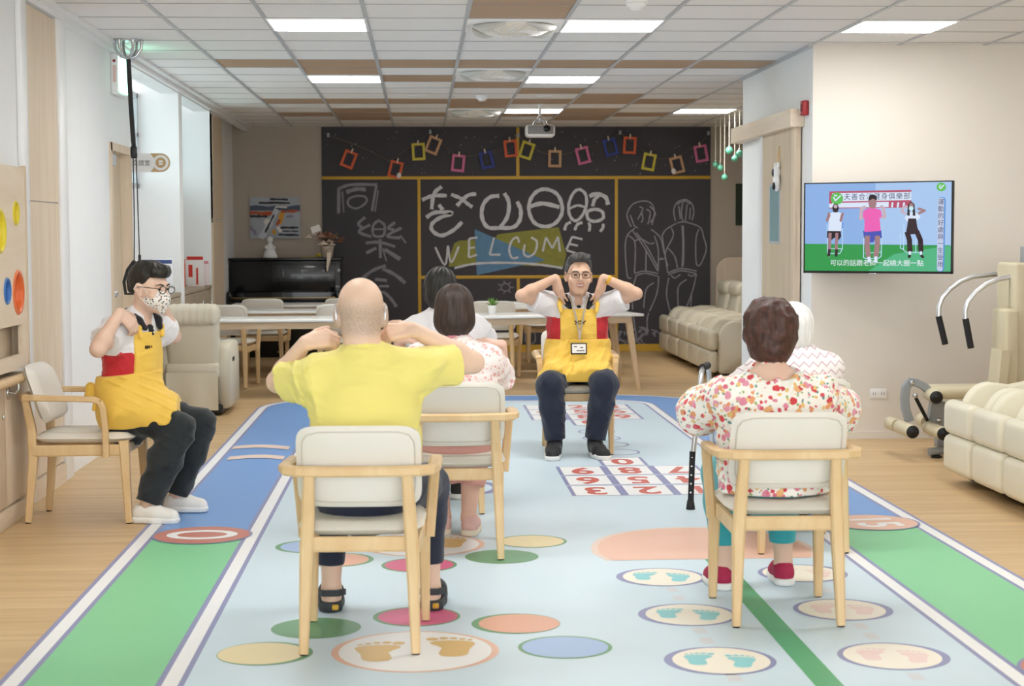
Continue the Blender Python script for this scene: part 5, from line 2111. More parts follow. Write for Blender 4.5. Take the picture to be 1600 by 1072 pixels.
def shoe(parent, heel, toe, z0, upper, sole, h=.005, hgt=.092, wd=1.0, clog=False, low=False):
    heel, toe = V(*heel, z0), V(*toe, z0)
    d = unit(toe - heel)
    sd = np.cross(d, V(0, 0, 1))
    u = Fig()
    a, m, t = heel + d * .040, heel + d * .13, toe - d * .042
    u.cone(a + V(0, 0, .050), m + V(0, 0, .048), .036 * wd, .040 * wd, .02)
    u.cone(m + V(0, 0, .048), t + V(0, 0, .034), .040 * wd, .038 * wd, .02)
    if not clog:
        u.cone(heel + d * .052 + V(0, 0, .05), heel + d * .058 + V(0, 0, hgt - .012), .039 * wd, .037 * wd, .02)
        u.cone(heel + d * .10 + V(0, 0, .06), heel + d * .075 + V(0, 0, hgt - .02), .034, .032, .02)
        u.plane(heel + V(0, 0, hgt), V(-d[0] * .12, -d[1] * .12, 1))
    else:
        u.cone(m + V(0, 0, .055), t - d * .02 + V(0, 0, .045), .046, .042, .02)
        u.cut(lambda P: .105 - (P - heel) @ d + .4 * (P[:, 2] - z0 - .06))
        u.plane(heel + V(0, 0, .098), V(-d[0] * .2, -d[1] * .2, 1))
    u.plane(heel + V(0, 0, .020), (0, 0, -1))
    o = u.build('shoe', upper, parent, h)
    b = Fig()
    b.cone(a + V(0, 0, .02), m + V(0, 0, .02), .043 * wd, .044 * wd, .02)
    b.cone(m + V(0, 0, .02), t + V(0, 0, .02), .044 * wd, .043 * wd, .02)
    b.plane(heel + V(0, 0, .001), (0, 0, -1))
    b.plane(heel + V(0, 0, .031 if not clog else .040), (0, 0, 1))
    b.build('sole', sole, o, h, origin=np.array(parent.location))
    return o, d, sd
# ------------------------------------------------------------------ people
FZ = .0048        # top of the floor mat
mat('skin_light', '#e3c0ab', .5, sss=.06, var=.05, vscale=14)
mat('skin_mid', '#d9b197', .5, sss=.06, var=.05, vscale=14)
mat('skin_rosy', '#dfb8a6', .5, sss=.06, var=.06, vscale=14)
mat('cloth_yellow', '#efe384', .8, sheen=.2, bump=.08, bscale=500)
mat('cloth_white', '#e9e7ea', .8, sheen=.2, bump=.08, bscale=500)
mat('cloth_red', '#c32630', .75, sheen=.2)
mat('cloth_black', '#1d1c22', .8, sheen=.2)
mat('cloth_navy', '#232a3d', .85, sheen=.2, bump=.08, bscale=400)
mat('cloth_charcoal', '#22282c', .85, sheen=.2)
mat('apron_yellow', '#f0c656', .75, sheen=.15, bump=.08, bscale=350)
mat('cloth_pink', '#d9a59b', .8, sheen=.2)
mat('cloth_rose', '#ee9fae', .8, sheen=.2)
mat('cloth_teal', '#35a3ae', .7, sheen=.2)
mat('shoe_white', '#eceae4', .6)
mat('sole_white', '#efefec', .55)
mat('sole_cream', '#e6dcc9', .6)
mat('shoe_black', '#2a2a2b', .65, bump=.2, bscale=260)
mat('shoe_pink', '#dcb6ae', .7)
mat('shoe_magenta', '#b0284f', .7)
mat('clog_grey', '#33383c', .6)
mat('teeth', '#efe9df', .35)
mat('lip', '#b56e62', .45)
mat('eye_dark', '#17110f', .25)
mat('tan_strap', '#b0a392', .7)
mat('lens_clear', '#f4f1fa', .05, trans=1.0)


def hair_mat(name, c1, c2, sc=(60, 60, 9)):
    m = wood(name, c1, c2, sc, .5, .45, bump=.25)
    return m


hair_mat('hair_black', '#15130f', '#2a2622')
hair_mat('hair_salt', '#181717', '#5a5756', (140, 140, 60))
hair_mat('hair_dark', '#121110', '#2c2a29', (110, 110, 50))
hair_mat('hair_brown', '#231813', '#43312a', (80, 80, 9))
hair_mat('hair_auburn', '#2a1814', '#5a372d', (70, 70, 30))
hair_mat('hair_white', '#d9dad8', '#efefee')


def flower_mat(name, ground, dots, s1, thr, leaf=None, r2=None):
    """small printed flowers scattered on cloth"""
    m = mat(name, ground, .8, sheen=.2)
    nt = m.node_tree
    b = nt.nodes['Principled BSDF']
    tc = nt.nodes.new('ShaderNodeTexCoord')
    last = None
    base = nt.nodes.new('ShaderNodeRGB')
    base.outputs[0].default_value = lin(ground)
    last = base.outputs[0]
    for k, (sc, th, cols_, off, inner) in enumerate(dots):
        mp = nt.nodes.new('ShaderNodeMapping')
        mp.inputs['Location'].default_value = off
        nt.links.new(tc.outputs['Object'], mp.inputs[0])
        wn = nt.nodes.new('ShaderNodeTexNoise')
        wn.inputs['Scale'].default_value = sc * 1.6
        nt.links.new(mp.outputs[0], wn.inputs['Vector'])
        ad = nt.nodes.new('ShaderNodeVectorMath')
        ad.operation = 'MULTIPLY_ADD'
        nt.links.new(wn.outputs['Color'], ad.inputs[0])
        ad.inputs[1].default_value = (.5 / sc,) * 3
        nt.links.new(mp.outputs[0], ad.inputs[2])
        vo = nt.nodes.new('ShaderNodeTexVoronoi')
        vo.inputs['Scale'].default_value = sc
        vo.inputs['Randomness'].default_value = .85
        nt.links.new(ad.outputs[0], vo.inputs['Vector'])
        sep = nt.nodes.new('ShaderNodeSeparateColor')
        nt.links.new(vo.outputs['Color'], sep.inputs[0])
        cr = nt.nodes.new('ShaderNodeValToRGB')
        cr.color_ramp.interpolation = 'CONSTANT'
        e = cr.color_ramp.elements
        e[0].position, e[0].color = 0, lin(cols_[0])
        e[1].position, e[1].color = 1 / len(cols_), lin(cols_[1 % len(cols_)])
        for i in range(2, len(cols_)):
            x = e.new(i / len(cols_))
            x.color = lin(cols_[i])
        nt.links.new(sep.outputs[0], cr.inputs[0])
        lt_ = nt.nodes.new('ShaderNodeMath')
        lt_.operation = 'LESS_THAN'
        nt.links.new(vo.outputs['Distance'], lt_.inputs[0])
        lt_.inputs[1].default_value = th
        mx = nt.nodes.new('ShaderNodeMix')
        mx.data_type = 'RGBA'
        nt.links.new(lt_.outputs[0], mx.inputs['Factor'])
        nt.links.new(last, mx.inputs['A'])
        nt.links.new(cr.outputs[0], mx.inputs['B'])
        last = mx.outputs['Result']
        if inner:
            l2 = nt.nodes.new('ShaderNodeMath')
            l2.operation = 'LESS_THAN'
            nt.links.new(vo.outputs['Distance'], l2.inputs[0])
            l2.inputs[1].default_value = th * .35
            mx = nt.nodes.new('ShaderNodeMix')
            mx.data_type = 'RGBA'
            nt.links.new(l2.outputs[0], mx.inputs['Factor'])
            nt.links.new(last, mx.inputs['A'])
            mx.inputs['B'].default_value = lin(inner)
            last = mx.outputs['Result']
    nt.links.new(last, b.inputs['Base Color'])
    return m


flower_mat('print_bright', '#f3f0e9', [(46, .27, ['#5f9089', '#9db77a', '#7fa7a0', '#c3cf9c'], (.3, .1, .7), None),
                                       (27, .40, ['#cf4148', '#e3a06f', '#dd8aa0', '#d9474e', '#e8b079', '#e096ab'], (0, 0, 0), None),
                                       (35, .30, ['#e59a6a', '#d3505c', '#e7c37f', '#d86f86'], (.51, .37, .11), None)], 1, 1)
flower_mat('print_pale', '#f0e6e4', [(36, .36, ['#e3a9a6', '#eecbc6', '#dca5a4', '#f0dcd6'], (0, 0, 0), None), (52, .28, ['#cfb0a4', '#e3a9a8', '#e8d3c9'], (.4, .2, .1), None)], 1, 1)
flower_mat('print_mask', '#efeae4', [(75, .36, ['#37383c', '#56585c', '#a06a5a', '#3c3d40', '#b9a99a'], (0, 0, 0), '#efeae4')], 1, 1)
# zigzag knit
zm = mat('print_zigzag', '#ece6e6', .8, sheen=.2)
nt = zm.node_tree
tc = nt.nodes.new('ShaderNodeTexCoord')
sx = nt.nodes.new('ShaderNodeSeparateXYZ')
nt.links.new(tc.outputs['Object'], sx.inputs[0])
pp = nt.nodes.new('ShaderNodeMath'); pp.operation = 'PINGPONG'; pp.inputs[1].default_value = .022
nt.links.new(sx.outputs['X'], pp.inputs[0])
ad = nt.nodes.new('ShaderNodeMath'); ad.operation = 'ADD'
nt.links.new(pp.outputs[0], ad.inputs[0]); nt.links.new(sx.outputs['Z'], ad.inputs[1])
fr_ = nt.nodes.new('ShaderNodeMath'); fr_.operation = 'MULTIPLY'; fr_.inputs[1].default_value = 27
nt.links.new(ad.outputs[0], fr_.inputs[0])
fx = nt.nodes.new('ShaderNodeMath'); fx.operation = 'FRACT'
nt.links.new(fr_.outputs[0], fx.inputs[0])
cr = nt.nodes.new('ShaderNodeValToRGB'); cr.color_ramp.interpolation = 'CONSTANT'
cr.color_ramp.elements[0].color = lin('#ece6e6'); cr.color_ramp.elements[1].position = .78; cr.color_ramp.elements[1].color = lin('#c9b3bd')
nt.links.new(fx.outputs[0], cr.inputs[0]); nt.links.new(cr.outputs[0], nt.nodes['Principled BSDF'].inputs['Base Color'])


def sleeve(fg, S, E, t, r0, r1, off_k=.05):
    S, E = np.asarray(S, float), np.asarray(E, float)
    fg.cone(S, S + (E - S) * (t + .05), r0, r1, off_k)


def cuff_cut(S, E, t, r=.16):
    """limit the sleeve of one arm without touching the rest of the garment"""
    S, E = np.asarray(S, float), np.asarray(E, float)
    d = unit(E - S)
    p = S + (E - S) * t

    def fn(P):
        q = P - p
        ax = q @ d
        rad = np.sqrt(np.maximum((q * q).sum(1) - ax * ax, 0))
        return np.where((ax > -.02) & (rad < r), ax, -1)
    return fn


def trousers(fg, hips, knees, ends, C0, X, rs=(.098, .082, .080, .066), pel=.165):
    F = X[:, 1]
    C0 = np.asarray(C0, float)
    fg.cone(C0 - V(0, 0, .02), C0 + V(0, 0, .07), pel, pel * .94, .05, F=F, ratio=.76)
    for H, K_, A in zip(hips, knees, ends):
        H, K_, A = (np.asarray(q, float) for q in (H, K_, A))
        fg.cone(H, K_, rs[0], rs[1], .05)
        m = K_ + (A - K_) * .4
        fg.cone(K_, m, rs[1], rs[2], .03)
        fg.cone(m, A + (A - K_) * .08, rs[2], rs[3], .03)


def hem_cut(K_, A, r=.13):
    K_, A = np.asarray(K_, float), np.asarray(A, float)
    d = unit(A - K_)

    def fn(P):
        q = P - A
        ax = q @ d
        rad = np.sqrt(np.maximum((q * q).sum(1) - ax * ax, 0))
        return np.where((ax > -.03) & (rad < r), ax, -1)
    return fn


def local(C, X, s=1.0):
    return lambda x, y, z: C + X @ (V(x, y, z) * s)


def glasses(parent, C, X, s, mname='black_plastic', round_=False):
    T = local(C, X, s)
    o0 = np.array(parent.location)
    g_ = MB()
    for sd in (-1, 1):
        pts = []
        for i in range(21):
            a = 2 * PI * i / 20
            ca, sa = math.cos(a), math.sin(a)
            e = 2.0 if round_ else 3.5
            q = (abs(ca) ** e + abs(sa) ** e) ** (1 / e)
            pts.append(T(sd * .033 + .024 * ca / q, .110, .002 + .018 * sa / q) - o0)
        g_.tube(pts, .0019 * s, 6)
        g_.tube([T(sd * .057, .108, .008) - o0, T(sd * .082, .06, .010) - o0, T(sd * .085, .0, .008) - o0, T(sd * .084, -.015, -.008) - o0], .0018 * s, 6)
    g_.tube([T(-.009, .112, .006) - o0, T(0, .116, .009) - o0, T(.009, .112, .006) - o0], .0018 * s, 6)
    go = g_.build('glasses', mname, parent)
    return go


def person(label, loc):
    return thing('person', label, 'person', loc)


# ---------------------------------------------------------------- bald man in the yellow T-shirt
t = person('bald man in a yellow T-shirt seen from behind, both hands at his ears', (-.205, 5.93, 0))
X = frame((0, 1, 0))
C0, C1, C2, N = V(-.205, 5.955, .545), V(-.200, 5.935, .82), V(-.197, 5.94, .915), V(-.205, 5.945, 1.005)
SL, SR = V(-.360, 5.945, .925), V(-.020, 5.945, .952)
EL, ER = V(-.520, 6.12, .900), V(.185, 6.08, .968)
WL, WR = V(-.415, 6.01, 1.045), V(-.028, 6.0, 1.092)
HD = V(-.213, 5.965, 1.152)
XH = frame((0, 1, -.04))
hips = (V(-.295, 6.01, .535), V(-.115, 6.01, .535))
knees = (V(-.345, 6.42, .475), V(.015, 6.42, .475))
ank = (V(-.350, 6.395, .085), V(.028, 6.395, .085))
b = Fig()
torso(b, C0, C1, C2, SL, SR, N, X)
head(b, HD, XH, 1.04, N - V(0, 0, .02), ears=1.3, nr=.060)
for S_, E_, W_a in ((SL, EL, WL), (SR, ER, WR)):
    arm(b, S_, E_, W_a)
hand(b, WL, (.94, .10, .22), (.0, -.75, .65), -1, (.75, 1.1, .6), 1.0)
hand(b, WR, (-.93, .10, -.12), (.1, -.75, .65), 1, (.75, 1.1, .6), 1.0)
for H_, K_, A_ in zip(hips, knees, ank):
    leg(b, H_, K_, A_)
    b.cone(A_, A_ + V(0, -.025, -.045), .036, .032, .02)
    b.cone(A_ + V(0, .0, -.03), A_ + V(0, .16, -.055), .036, .028, .02)


def stubble_skin(name, skin, hair, c0):
    """skin with cropped grey stubble on the back and sides of the head (c0 = head centre in the body's own space)"""
    m = mat(name, skin, .5, sss=.06)
    nt = m.node_tree
    b_ = nt.nodes['Principled BSDF']
    src = b_.inputs['Base Color'].links[0].from_socket
    tc = nt.nodes.new('ShaderNodeTexCoord')
    sx = nt.nodes.new('ShaderNodeSeparateXYZ')
    nt.links.new(tc.outputs['Object'], sx.inputs[0])

    def rng(out, a, b):
        n = nt.nodes.new('ShaderNodeMapRange')
        n.interpolation_type = 'SMOOTHSTEP'
        nt.links.new(sx.outputs[out], n.inputs[0])
        n.inputs[1].default_value, n.inputs[2].default_value = a, b
        return n.outputs[0]
    no = nt.nodes.new('ShaderNodeTexNoise')
    no.inputs['Scale'].default_value = 160
    nt.links.new(tc.outputs['Object'], no.inputs['Vector'])
    prev = no.outputs['Fac']
    for o_ in (rng('Z', c0[2] + .085, c0[2] + .0), rng('Z', c0[2] - .095, c0[2] - .05), rng('Y', c0[1] + .035, c0[1] - .02)):
        mu = nt.nodes.new('ShaderNodeMath')
        mu.operation = 'MULTIPLY'
        nt.links.new(prev, mu.inputs[0])
        nt.links.new(o_, mu.inputs[1])
        prev = mu.outputs[0]
    mx = nt.nodes.new('ShaderNodeMix')
    mx.data_type = 'RGBA'
    nt.links.new(prev, mx.inputs['Factor'])
    nt.links.new(src, mx.inputs['A'])
    mx.inputs['B'].default_value = lin(hair)
    nt.links.new(mx.outputs['Result'], b_.inputs['Base Color'])
    return name


b.build('body', stubble_skin('skin_bald', '#e6c5ae', '#8f867f', HD - np.array(t.location)), t, .0042)
f = Fig()
torso(f, C0 + V(0, 0, .03), C1, C2, SL, SR, N, X, (.176, .170, .172, .150), .70, .010)
sleeve(f, SL, EL, .74, .070, .072)
sleeve(f, SR, ER, .66, .072, .070)
f.cut(cuff_cut(SL, EL, .74)).cut(cuff_cut(SR, ER, .66))
f.cone(N - V(0, 0, .035), N + V(0, 0, .004), .078, .071, .03)
f.disp(folds(4, .0080, (26, 62), 8, cr=.55))
f.plane(V(0, 0, .55), (0, 0, -1))
f.build('t_shirt', 'cloth_yellow', t, .006)
f = Fig()
f.chain([N + V(0, 0, .010) + .066 * (math.cos(a) * X[:, 0] + .9 * math.sin(a) * X[:, 1]) + V(0, 0, .012 - .016 * math.sin(a)) for a in np.linspace(0, 2 * PI, 19)], [.011] * 19, .004)
f.build('neck_rib', 'cloth_yellow', t, .004)
f = Fig()
he = (V(-.352, 6.40, .175), V(.024, 6.40, .175))
trousers(f, hips, knees, he, C0, X, (.100, .078, .068, .052))
for K_, A_ in zip(knees, he):
    f.cut(hem_cut(K_, A_))
f.disp(folds(5, .003))
f.build('trousers', 'cloth_navy', t, .007)
for A_, tx in zip(ank, (-.01, .025)):
    o, d, sd = shoe(t, (A_[0], 6.325), (A_[0] + tx, 6.60), FZ, 'clog_grey', 'clog_grey', clog=True, wd=1.08)
    st_ = MB()
    hl = V(A_[0], 6.325, 0) - np.array(t.location)
    st_.bar([tuple(hl + V(.050, .115, .062)), tuple(hl + V(.050, .04, .078)), tuple(hl + V(.028, -.006, .082)), tuple(hl + V(-.028, -.006, .082)), tuple(hl + V(-.050, .04, .078)),
             tuple(hl + V(-.050, .115, .062))], .008, .024)
    st_.build('heel_strap', 'clog_grey', o)
    MB().box(tuple(hl + V(.018, -.005, .028)), (.024, .012, .020), r=.004).build('yellow_tab', 'board_yellow', o)
for sd in (-1, 1):
    k_ = MB()
    T = local(HD, XH, 1.04)
    k_.tube([T(sd * .082, -.030, -.02) - np.array(t.location), T(sd * .083, -.034, .008) - np.array(t.location), T(sd * .083, -.022, .026) - np.array(t.location)], [.0035, .0045, .0035], 8)
    k_.build('hearing_aid', 'aluminium', t)
    MB().tube([T(sd * .083, -.022, .026) - np.array(t.location), T(sd * .086, -.004, .030) - np.array(t.location), T(sd * .088, .010, .012) - np.array(t.location)], .003, 6).build('ear_tube', 'black_plastic', t)

# ---------------------------------------------------------------- woman in the pale pink blouse
t = person('woman with a brown bob in a pale pink flowered blouse, second in the left column', (.150, 7.57, 0))
C0, C1, C2, N = V(.150, 7.60, .535), V(.150, 7.60, .77), V(.150, 7.61, .855), V(.150, 7.61, .955)
SL, SR = V(-.000, 7.605, .855), V(.300, 7.605, .855)
EL, ER = V(-.085, 7.80, .775), V(.365, 7.79, .755)
WL, WR = V(-.105, 7.76, .945), V(.365, 7.70, .925)
HD = V(.147, 7.63, 1.085)
hips = (V(.065, 7.66, .53), V(.235, 7.66, .53))
knees = (V(.055, 8.04, .465), V(.245, 8.03, .465))
ank = (V(.098, 7.99, .085), V(.216, 7.955, .085))
b = Fig()
torso(b, C0, C1, C2, SL, SR, N, X, (.160, .150, .155, .14))
head(b, HD, X, .95, N)
for S_, E_, W_a in ((SL, EL, WL), (SR, ER, WR)):
    arm(b, S_, E_, W_a, s=.95)
hand(b, WL, (.75, -.45, .05), (0, -.2, 1), -1, (.5, .5, .3), .92)
hand(b, WR, (-.80, -.42, .22), (0, -.3, 1), 1, (.3, .4, .3), .92)
for H_, K_, A_ in zip(hips, knees, ank):
    leg(b, H_, K_, A_)
    b.cone(A_, A_ + V(0, .10, -.05), .035, .028, .02)
b.build('body', 'skin_rosy', t, .006)
f = Fig()
torso(f, C0 + V(0, 0, .05), C1, C2, SL, SR, N - V(0, 0, .01), X, (.185, .170, .168, .14), .74, .008)
sleeve(f, SL, EL, .74, .070, .082)
sleeve(f, SR, ER, .74, .070, .082)
f.cut(cuff_cut(SL, EL, .80)).cut(cuff_cut(SR, ER, .80))
f.disp(folds(8, .006, (35, 80)))
f.plane(V(0, 0, .50), (0, 0, -1))
f.build('blouse', 'print_pale', t, .007)
f = Fig()
f.cone(N + V(0, 0, -.012), N + V(0, .004, .022), .066, .060, .01)
f.build('inner_collar', 'cloth_rose', t, .006)
f = Fig()
he = (V(.085, 8.00, .235), V(.226, 7.975, .235))
trousers(f, hips, knees, he, C0, X, (.102, .080, .078, .066))
for K_, A_ in zip(knees, he):
    f.cut(hem_cut(K_, A_))
f.disp(folds(6, .003))
f.build('cropped_trousers', 'cloth_pink', t, .007)
f = Fig()
T = local(HD, X, .95)
f.ell(T(0, -.012, .035), V(.092, .104, .096) * .95, X, .02)
f.ell(T(0, -.030, -.045), V(.098, .088, .085) * .95, X, .04)
f.cut(lambda P: -.112 - ((P - HD) @ X / .95)[:, 2] - .02 * np.abs(((P - HD) @ X / .95)[:, 0]) / .09)
f.cut(lambda P: np.minimum(((P - HD) @ X / .95)[:, 1] - .045, .05 - ((P - HD) @ X / .95)[:, 2]))
f.disp(strands(2, .0028, X, HD))
f.build('hair', 'hair_brown', t, .005)
for A_, tx in zip(ank, (-.02, .03)):
    shoe(t, (A_[0], A_[1] - .062), (A_[0] + tx, A_[1] + .165), FZ, 'shoe_pink', 'sole_cream')

# ---------------------------------------------------------------- man in the white T-shirt, mostly hidden
t = person('dark haired man in a white T-shirt, front of the left column, mostly hidden', (.110, 8.79, 0))
C0, C1, C2, N = V(.115, 8.83, .545), V(.125, 8.82, .82), V(.130, 8.83, .93), V(.105, 8.83, 1.01)
SL, SR = V(-.030, 8.83, .925), V(.275, 8.83, .925)
EL, ER = V(-.060, 9.06, .84), V(.345, 9.02, .85)
WL, WR = V(-.02, 9.06, .93), V(.28, 9.04, .93)
HD = V(.100, 8.85, 1.132)
hips = (V(.025, 8.89, .535), V(.205, 8.89, .535))
knees = (V(.005, 9.29, .48), V(.215, 9.29, .48))
ank = (V(.03, 9.16, .09), V(.185, 9.085, .09))
b = Fig()
torso(b, C0, C1, C2, SL, SR, N, X)
head(b, HD, X, 1.0, N)
for S_, E_, W_a in ((SL, EL, WL), (SR, ER, WR)):
    arm(b, S_, E_, W_a)
hand(b, WL, (.6, -.5, -.2), (0, -.2, 1), -1, (.5, .5, .3), .97)
hand(b, WR, (-.6, -.5, -.2), (0, -.2, 1), 1, (.5, .5, .3), .97)
for H_, K_, A_ in zip(hips, knees, ank):
    leg(b, H_, K_, A_)
    b.cone(A_, A_ + V(0, .10, -.05), .035, .028, .02)
b.build('body', 'skin_mid', t, .006)
f = Fig()
torso(f, C0 + V(0, 0, .03), C1, C2, SL, SR, N, X, (.175, .17, .175, .16), .70, .012)
sleeve(f, SL, EL, .75, .072, .074)
sleeve(f, SR, ER, .75, .072, .074)
f.cut(cuff_cut(SL, EL, .78)).cut(cuff_cut(SR, ER, .78))
f.disp(folds(13, .006, (35, 80)))
f.plane(V(0, 0, .52), (0, 0, -1))
f.build('t_shirt', 'cloth_white', t, .007)
f = Fig()
he = (V(.026, 9.175, .14), V(.188, 9.105, .14))
trousers(f, hips, knees, he, C0, X)
for K_, A_ in zip(knees, he):
    f.cut(hem_cut(K_, A_))
f.build('trousers', 'cloth_charcoal', t, .008)
f = Fig()
f.ell(HD + V(0, -.018, .035), (.086, .104, .096), X, .02)
f.ell(HD + V(0, -.045, -.03), (.078, .066, .07), X, .04)
f.cut(lambda P: np.maximum(-(P - HD)[:, 2] - .088, np.minimum((P - HD)[:, 1] - .02, .07 - (P - HD)[:, 2])))
f.disp(strands(4, .004, X, HD + V(.02, 0, 0)))
f.build('hair', 'hair_dark', t, .005)
for A_, tx in zip(ank, (-.03, .03)):
    shoe(t, (A_[0], A_[1] - .075), (A_[0] + tx, A_[1] + .175), FZ, 'shoe_black', 'sole_white', .006)

# ---------------------------------------------------------------- woman in the bright flower print
t = person('auburn haired woman in a bright flower print blouse seen from behind, beside the walking frame', (1.329, 6.235, 0))
C0, C1, C2, N = V(1.322, 6.26, .535), V(1.318, 6.25, .735), V(1.31, 6.25, .815), V(1.306, 6.25, .905)
SL, SR = V(1.145, 6.25, .815), V(1.475, 6.25, .812)
EL, ER = V(1.065, 6.43, .745), V(1.602, 6.43, .742)
WL, WR = V(1.13, 6.55, .82), V(1.52, 6.55, .82)
HD = V(1.303, 6.275, 1.060)
hips = (V(1.235, 6.33, .53), V(1.415, 6.33, .53))
knees = (V(1.205, 6.73, .465), V(1.455, 6.75, .465))
ank = (V(1.205, 6.665, .085), V(1.462, 6.735, .085))
b = Fig()
torso(b, C0, C1, C2, SL, SR, N, X, (.175, .165, .165, .15))
head(b, HD, X, .97, N)
for S_, E_, W_a in ((SL, EL, WL), (SR, ER, WR)):
    arm(b, S_, E_, W_a)
hand(b, WL, (.6, -.5, .1), (0, .5, 1), -1, (.5, .5, .3), .92)
hand(b, WR, (-.6, -.5, .1), (0, .5, 1), 1, (.5, .5, .3), .92)
for H_, K_, A_ in zip(hips, knees, ank):
    leg(b, H_, K_, A_)
    b.cone(A_, A_ + V(0, .10, -.05), .035, .028, .02)
b.build('body', 'skin_light', t, .006)
f = Fig()
torso(f, C0 + V(0, 0, -.02), C1, C2, SL, SR, N - V(0, 0, .035), X, (.200, .185, .178, .150), .76, .012)
sleeve(f, SL, EL, .88, .074, .088)
sleeve(f, SR, ER, .88, .074, .088)
f.ell(N + V(0, -.03, .012), V(.088, .085, .042), X, .015, 'sub')
f.cone(EL, EL + (WL - EL) * .25, .080, .07, .04)
f.cone(ER, ER + (WR - ER) * .25, .080, .07, .04)
f.disp(folds(15, .0075, (30, 70), 8))
f.plane(V(0, 0, .462), (0, 0, -1))
f.build('blouse', 'print_bright', t, .006)
f = Fig()
he = (V(1.205, 6.685, .175), V(1.460, 6.745, .175))
trousers(f, hips, knees, he, C0, X, (.100, .076, .070, .050), .17)
for K_, A_ in zip(knees, he):
    f.cut(hem_cut(K_, A_))
f.build('leggings', 'cloth_teal', t, .006)
f = Fig()
f.ell(HD + V(0, -.014, .038), V(.102, .110, .095), X, .02)
f.ell(HD + V(0, -.032, -.020), V(.096, .088, .075), X, .03)
f.ell(HD + V(0, -.040, -.072), V(.068, .058, .048), X, .04)
f.cut(lambda P: np.maximum(-(P - HD)[:, 2] - .118, np.minimum((P - HD)[:, 1] - .03, .065 - (P - HD)[:, 2])))
f.disp(folds(31, .0050, (90, 190), 9, crease=False))
f.disp(strands(6, .0022, X, HD))
f.build('hair', 'hair_auburn', t, .005)
for A_, tx in zip(ank, (-.03, .0)):
    shoe(t, (A_[0], A_[1] - .062), (A_[0] + tx, A_[1] + .165), FZ, 'shoe_magenta', 'sole_white')

# ---------------------------------------------------------------- white haired person beyond her
t = person('white haired person in a zigzag knit, mostly hidden beyond the bright flower print', (1.690, 7.62, 0))
C0, C1, C2, N = V(1.685, 7.66, .535), V(1.68, 7.65, .72), V(1.675, 7.66, .80), V(1.668, 7.66, .868)
SL, SR = V(1.525, 7.66, .805), V(1.825, 7.66, .805)
EL, ER = V(1.455, 7.86, .70), V(1.88, 7.86, .70)
WL, WR = V(1.52, 7.86, .79), V(1.83, 7.86, .79)
HD = V(1.667, 7.69, .985)
hips = (V(1.60, 7.72, .53), V(1.77, 7.72, .53))
knees = (V(1.58, 8.10, .46), V(1.79, 8.10, .46))
ank = (V(1.585, 8.06, .085), V(1.785, 8.06, .085))
b = Fig()
torso(b, C0, C1, C2, SL, SR, N, X, (.160, .150, .155, .14))
head(b, HD, X, .95, N)
for S_, E_, W_a in ((SL, EL, WL), (SR, ER, WR)):
    arm(b, S_, E_, W_a, s=.92)
hand(b, WL, (.6, -.5, -.1), (0, -.2, 1), -1, (.5, .5, .3), .9)
hand(b, WR, (-.6, -.5, -.1), (0, -.2, 1), 1, (.5, .5, .3), .9)
for H_, K_, A_ in zip(hips, knees, ank):
    leg(b, H_, K_, A_)
    b.cone(A_, A_ + V(0, .10, -.05), .035, .028, .02)
b.build('body', 'skin_light', t, .007)
f = Fig()
torso(f, C0 + V(0, 0, .02), C1, C2, SL, SR, N - V(0, 0, .015), X, (.180, .17, .175, .155), .74, .010)
sleeve(f, SL, EL, .9, .070, .078)
sleeve(f, SR, ER, .9, .070, .078)
f.disp(folds(19, .004))
f.plane(V(0, 0, .49), (0, 0, -1))
f.build('knit_top', 'print_zigzag', t, .007)
f = Fig()
trousers(f, hips, knees, [a + V(0, 0, .03) for a in ank], C0, X)
for K_, A_ in zip(knees, ank):
    f.cut(hem_cut(K_, A_ + V(0, 0, .03)))
f.build('trousers', 'cloth_charcoal', t, .008)
f = Fig()
f.ell(HD + V(0, -.012, .032), (.098, .108, .100), X, .02)
f.ell(HD + V(0, -.042, -.04), (.084, .070, .062), X, .04)
f.cut(lambda P: np.maximum(-(P - HD)[:, 2] - .095, np.minimum((P - HD)[:, 1] - .03, .065 - (P - HD)[:, 2])))
f.disp(strands(9, .003, X, HD))
f.build('hair', 'hair_white', t, .005)
for A_ in ank:
    shoe(t, (A_[0], A_[1] - .062), (A_[0], A_[1] + .165), FZ, 'shoe_black', 'sole_white', .007)
t.location.x += .035

# ---------------------------------------------------------------- shared builder for the two helpers in yellow aprons


def polo(t, C0, C1, C2, SL, SR, EL, ER, N, X, sl_t, wid, seed, red_z, h=.006):
    f = Fig()
    torso(f, C0 + V(0, 0, .02), C1, C2, SL, SR, N, X, wid, .70, .012)
    sleeve(f, SL, EL, sl_t, .070, .080)
    sleeve(f, SR, ER, sl_t, .070, .080)
    f.cut(cuff_cut(SL, EL, sl_t)).cut(cuff_cut(SR, ER, sl_t))
    f.ell(N + X[:, 1] * .088 + V(0, 0, -.004), V(.034, .055, .046), X, .012, 'sub')
    f.disp(folds(seed, .0055, (35, 80)))
    f.plane(V(0, 0, .5), (0, 0, -1))
    dl_, dr_ = unit(EL - SL), unit(ER - SR)

    def pk(c):
        q = (c - C1) @ X
        red = (c[:, 2] < red_z + .10 * (np.abs(q[:, 0]) - .13))
        for S_, d in ((SL, dl_), (SR, dr_)):
            w = c - S_
            ax = w @ d
            rad = np.sqrt(np.maximum((w * w).sum(1) - ax * ax, 0))
            red &= ~((ax > .07) & (rad < .088))
        return red.astype(int)
    return f.build('polo_shirt', ['cloth_white', 'cloth_red'], t, h, pk)


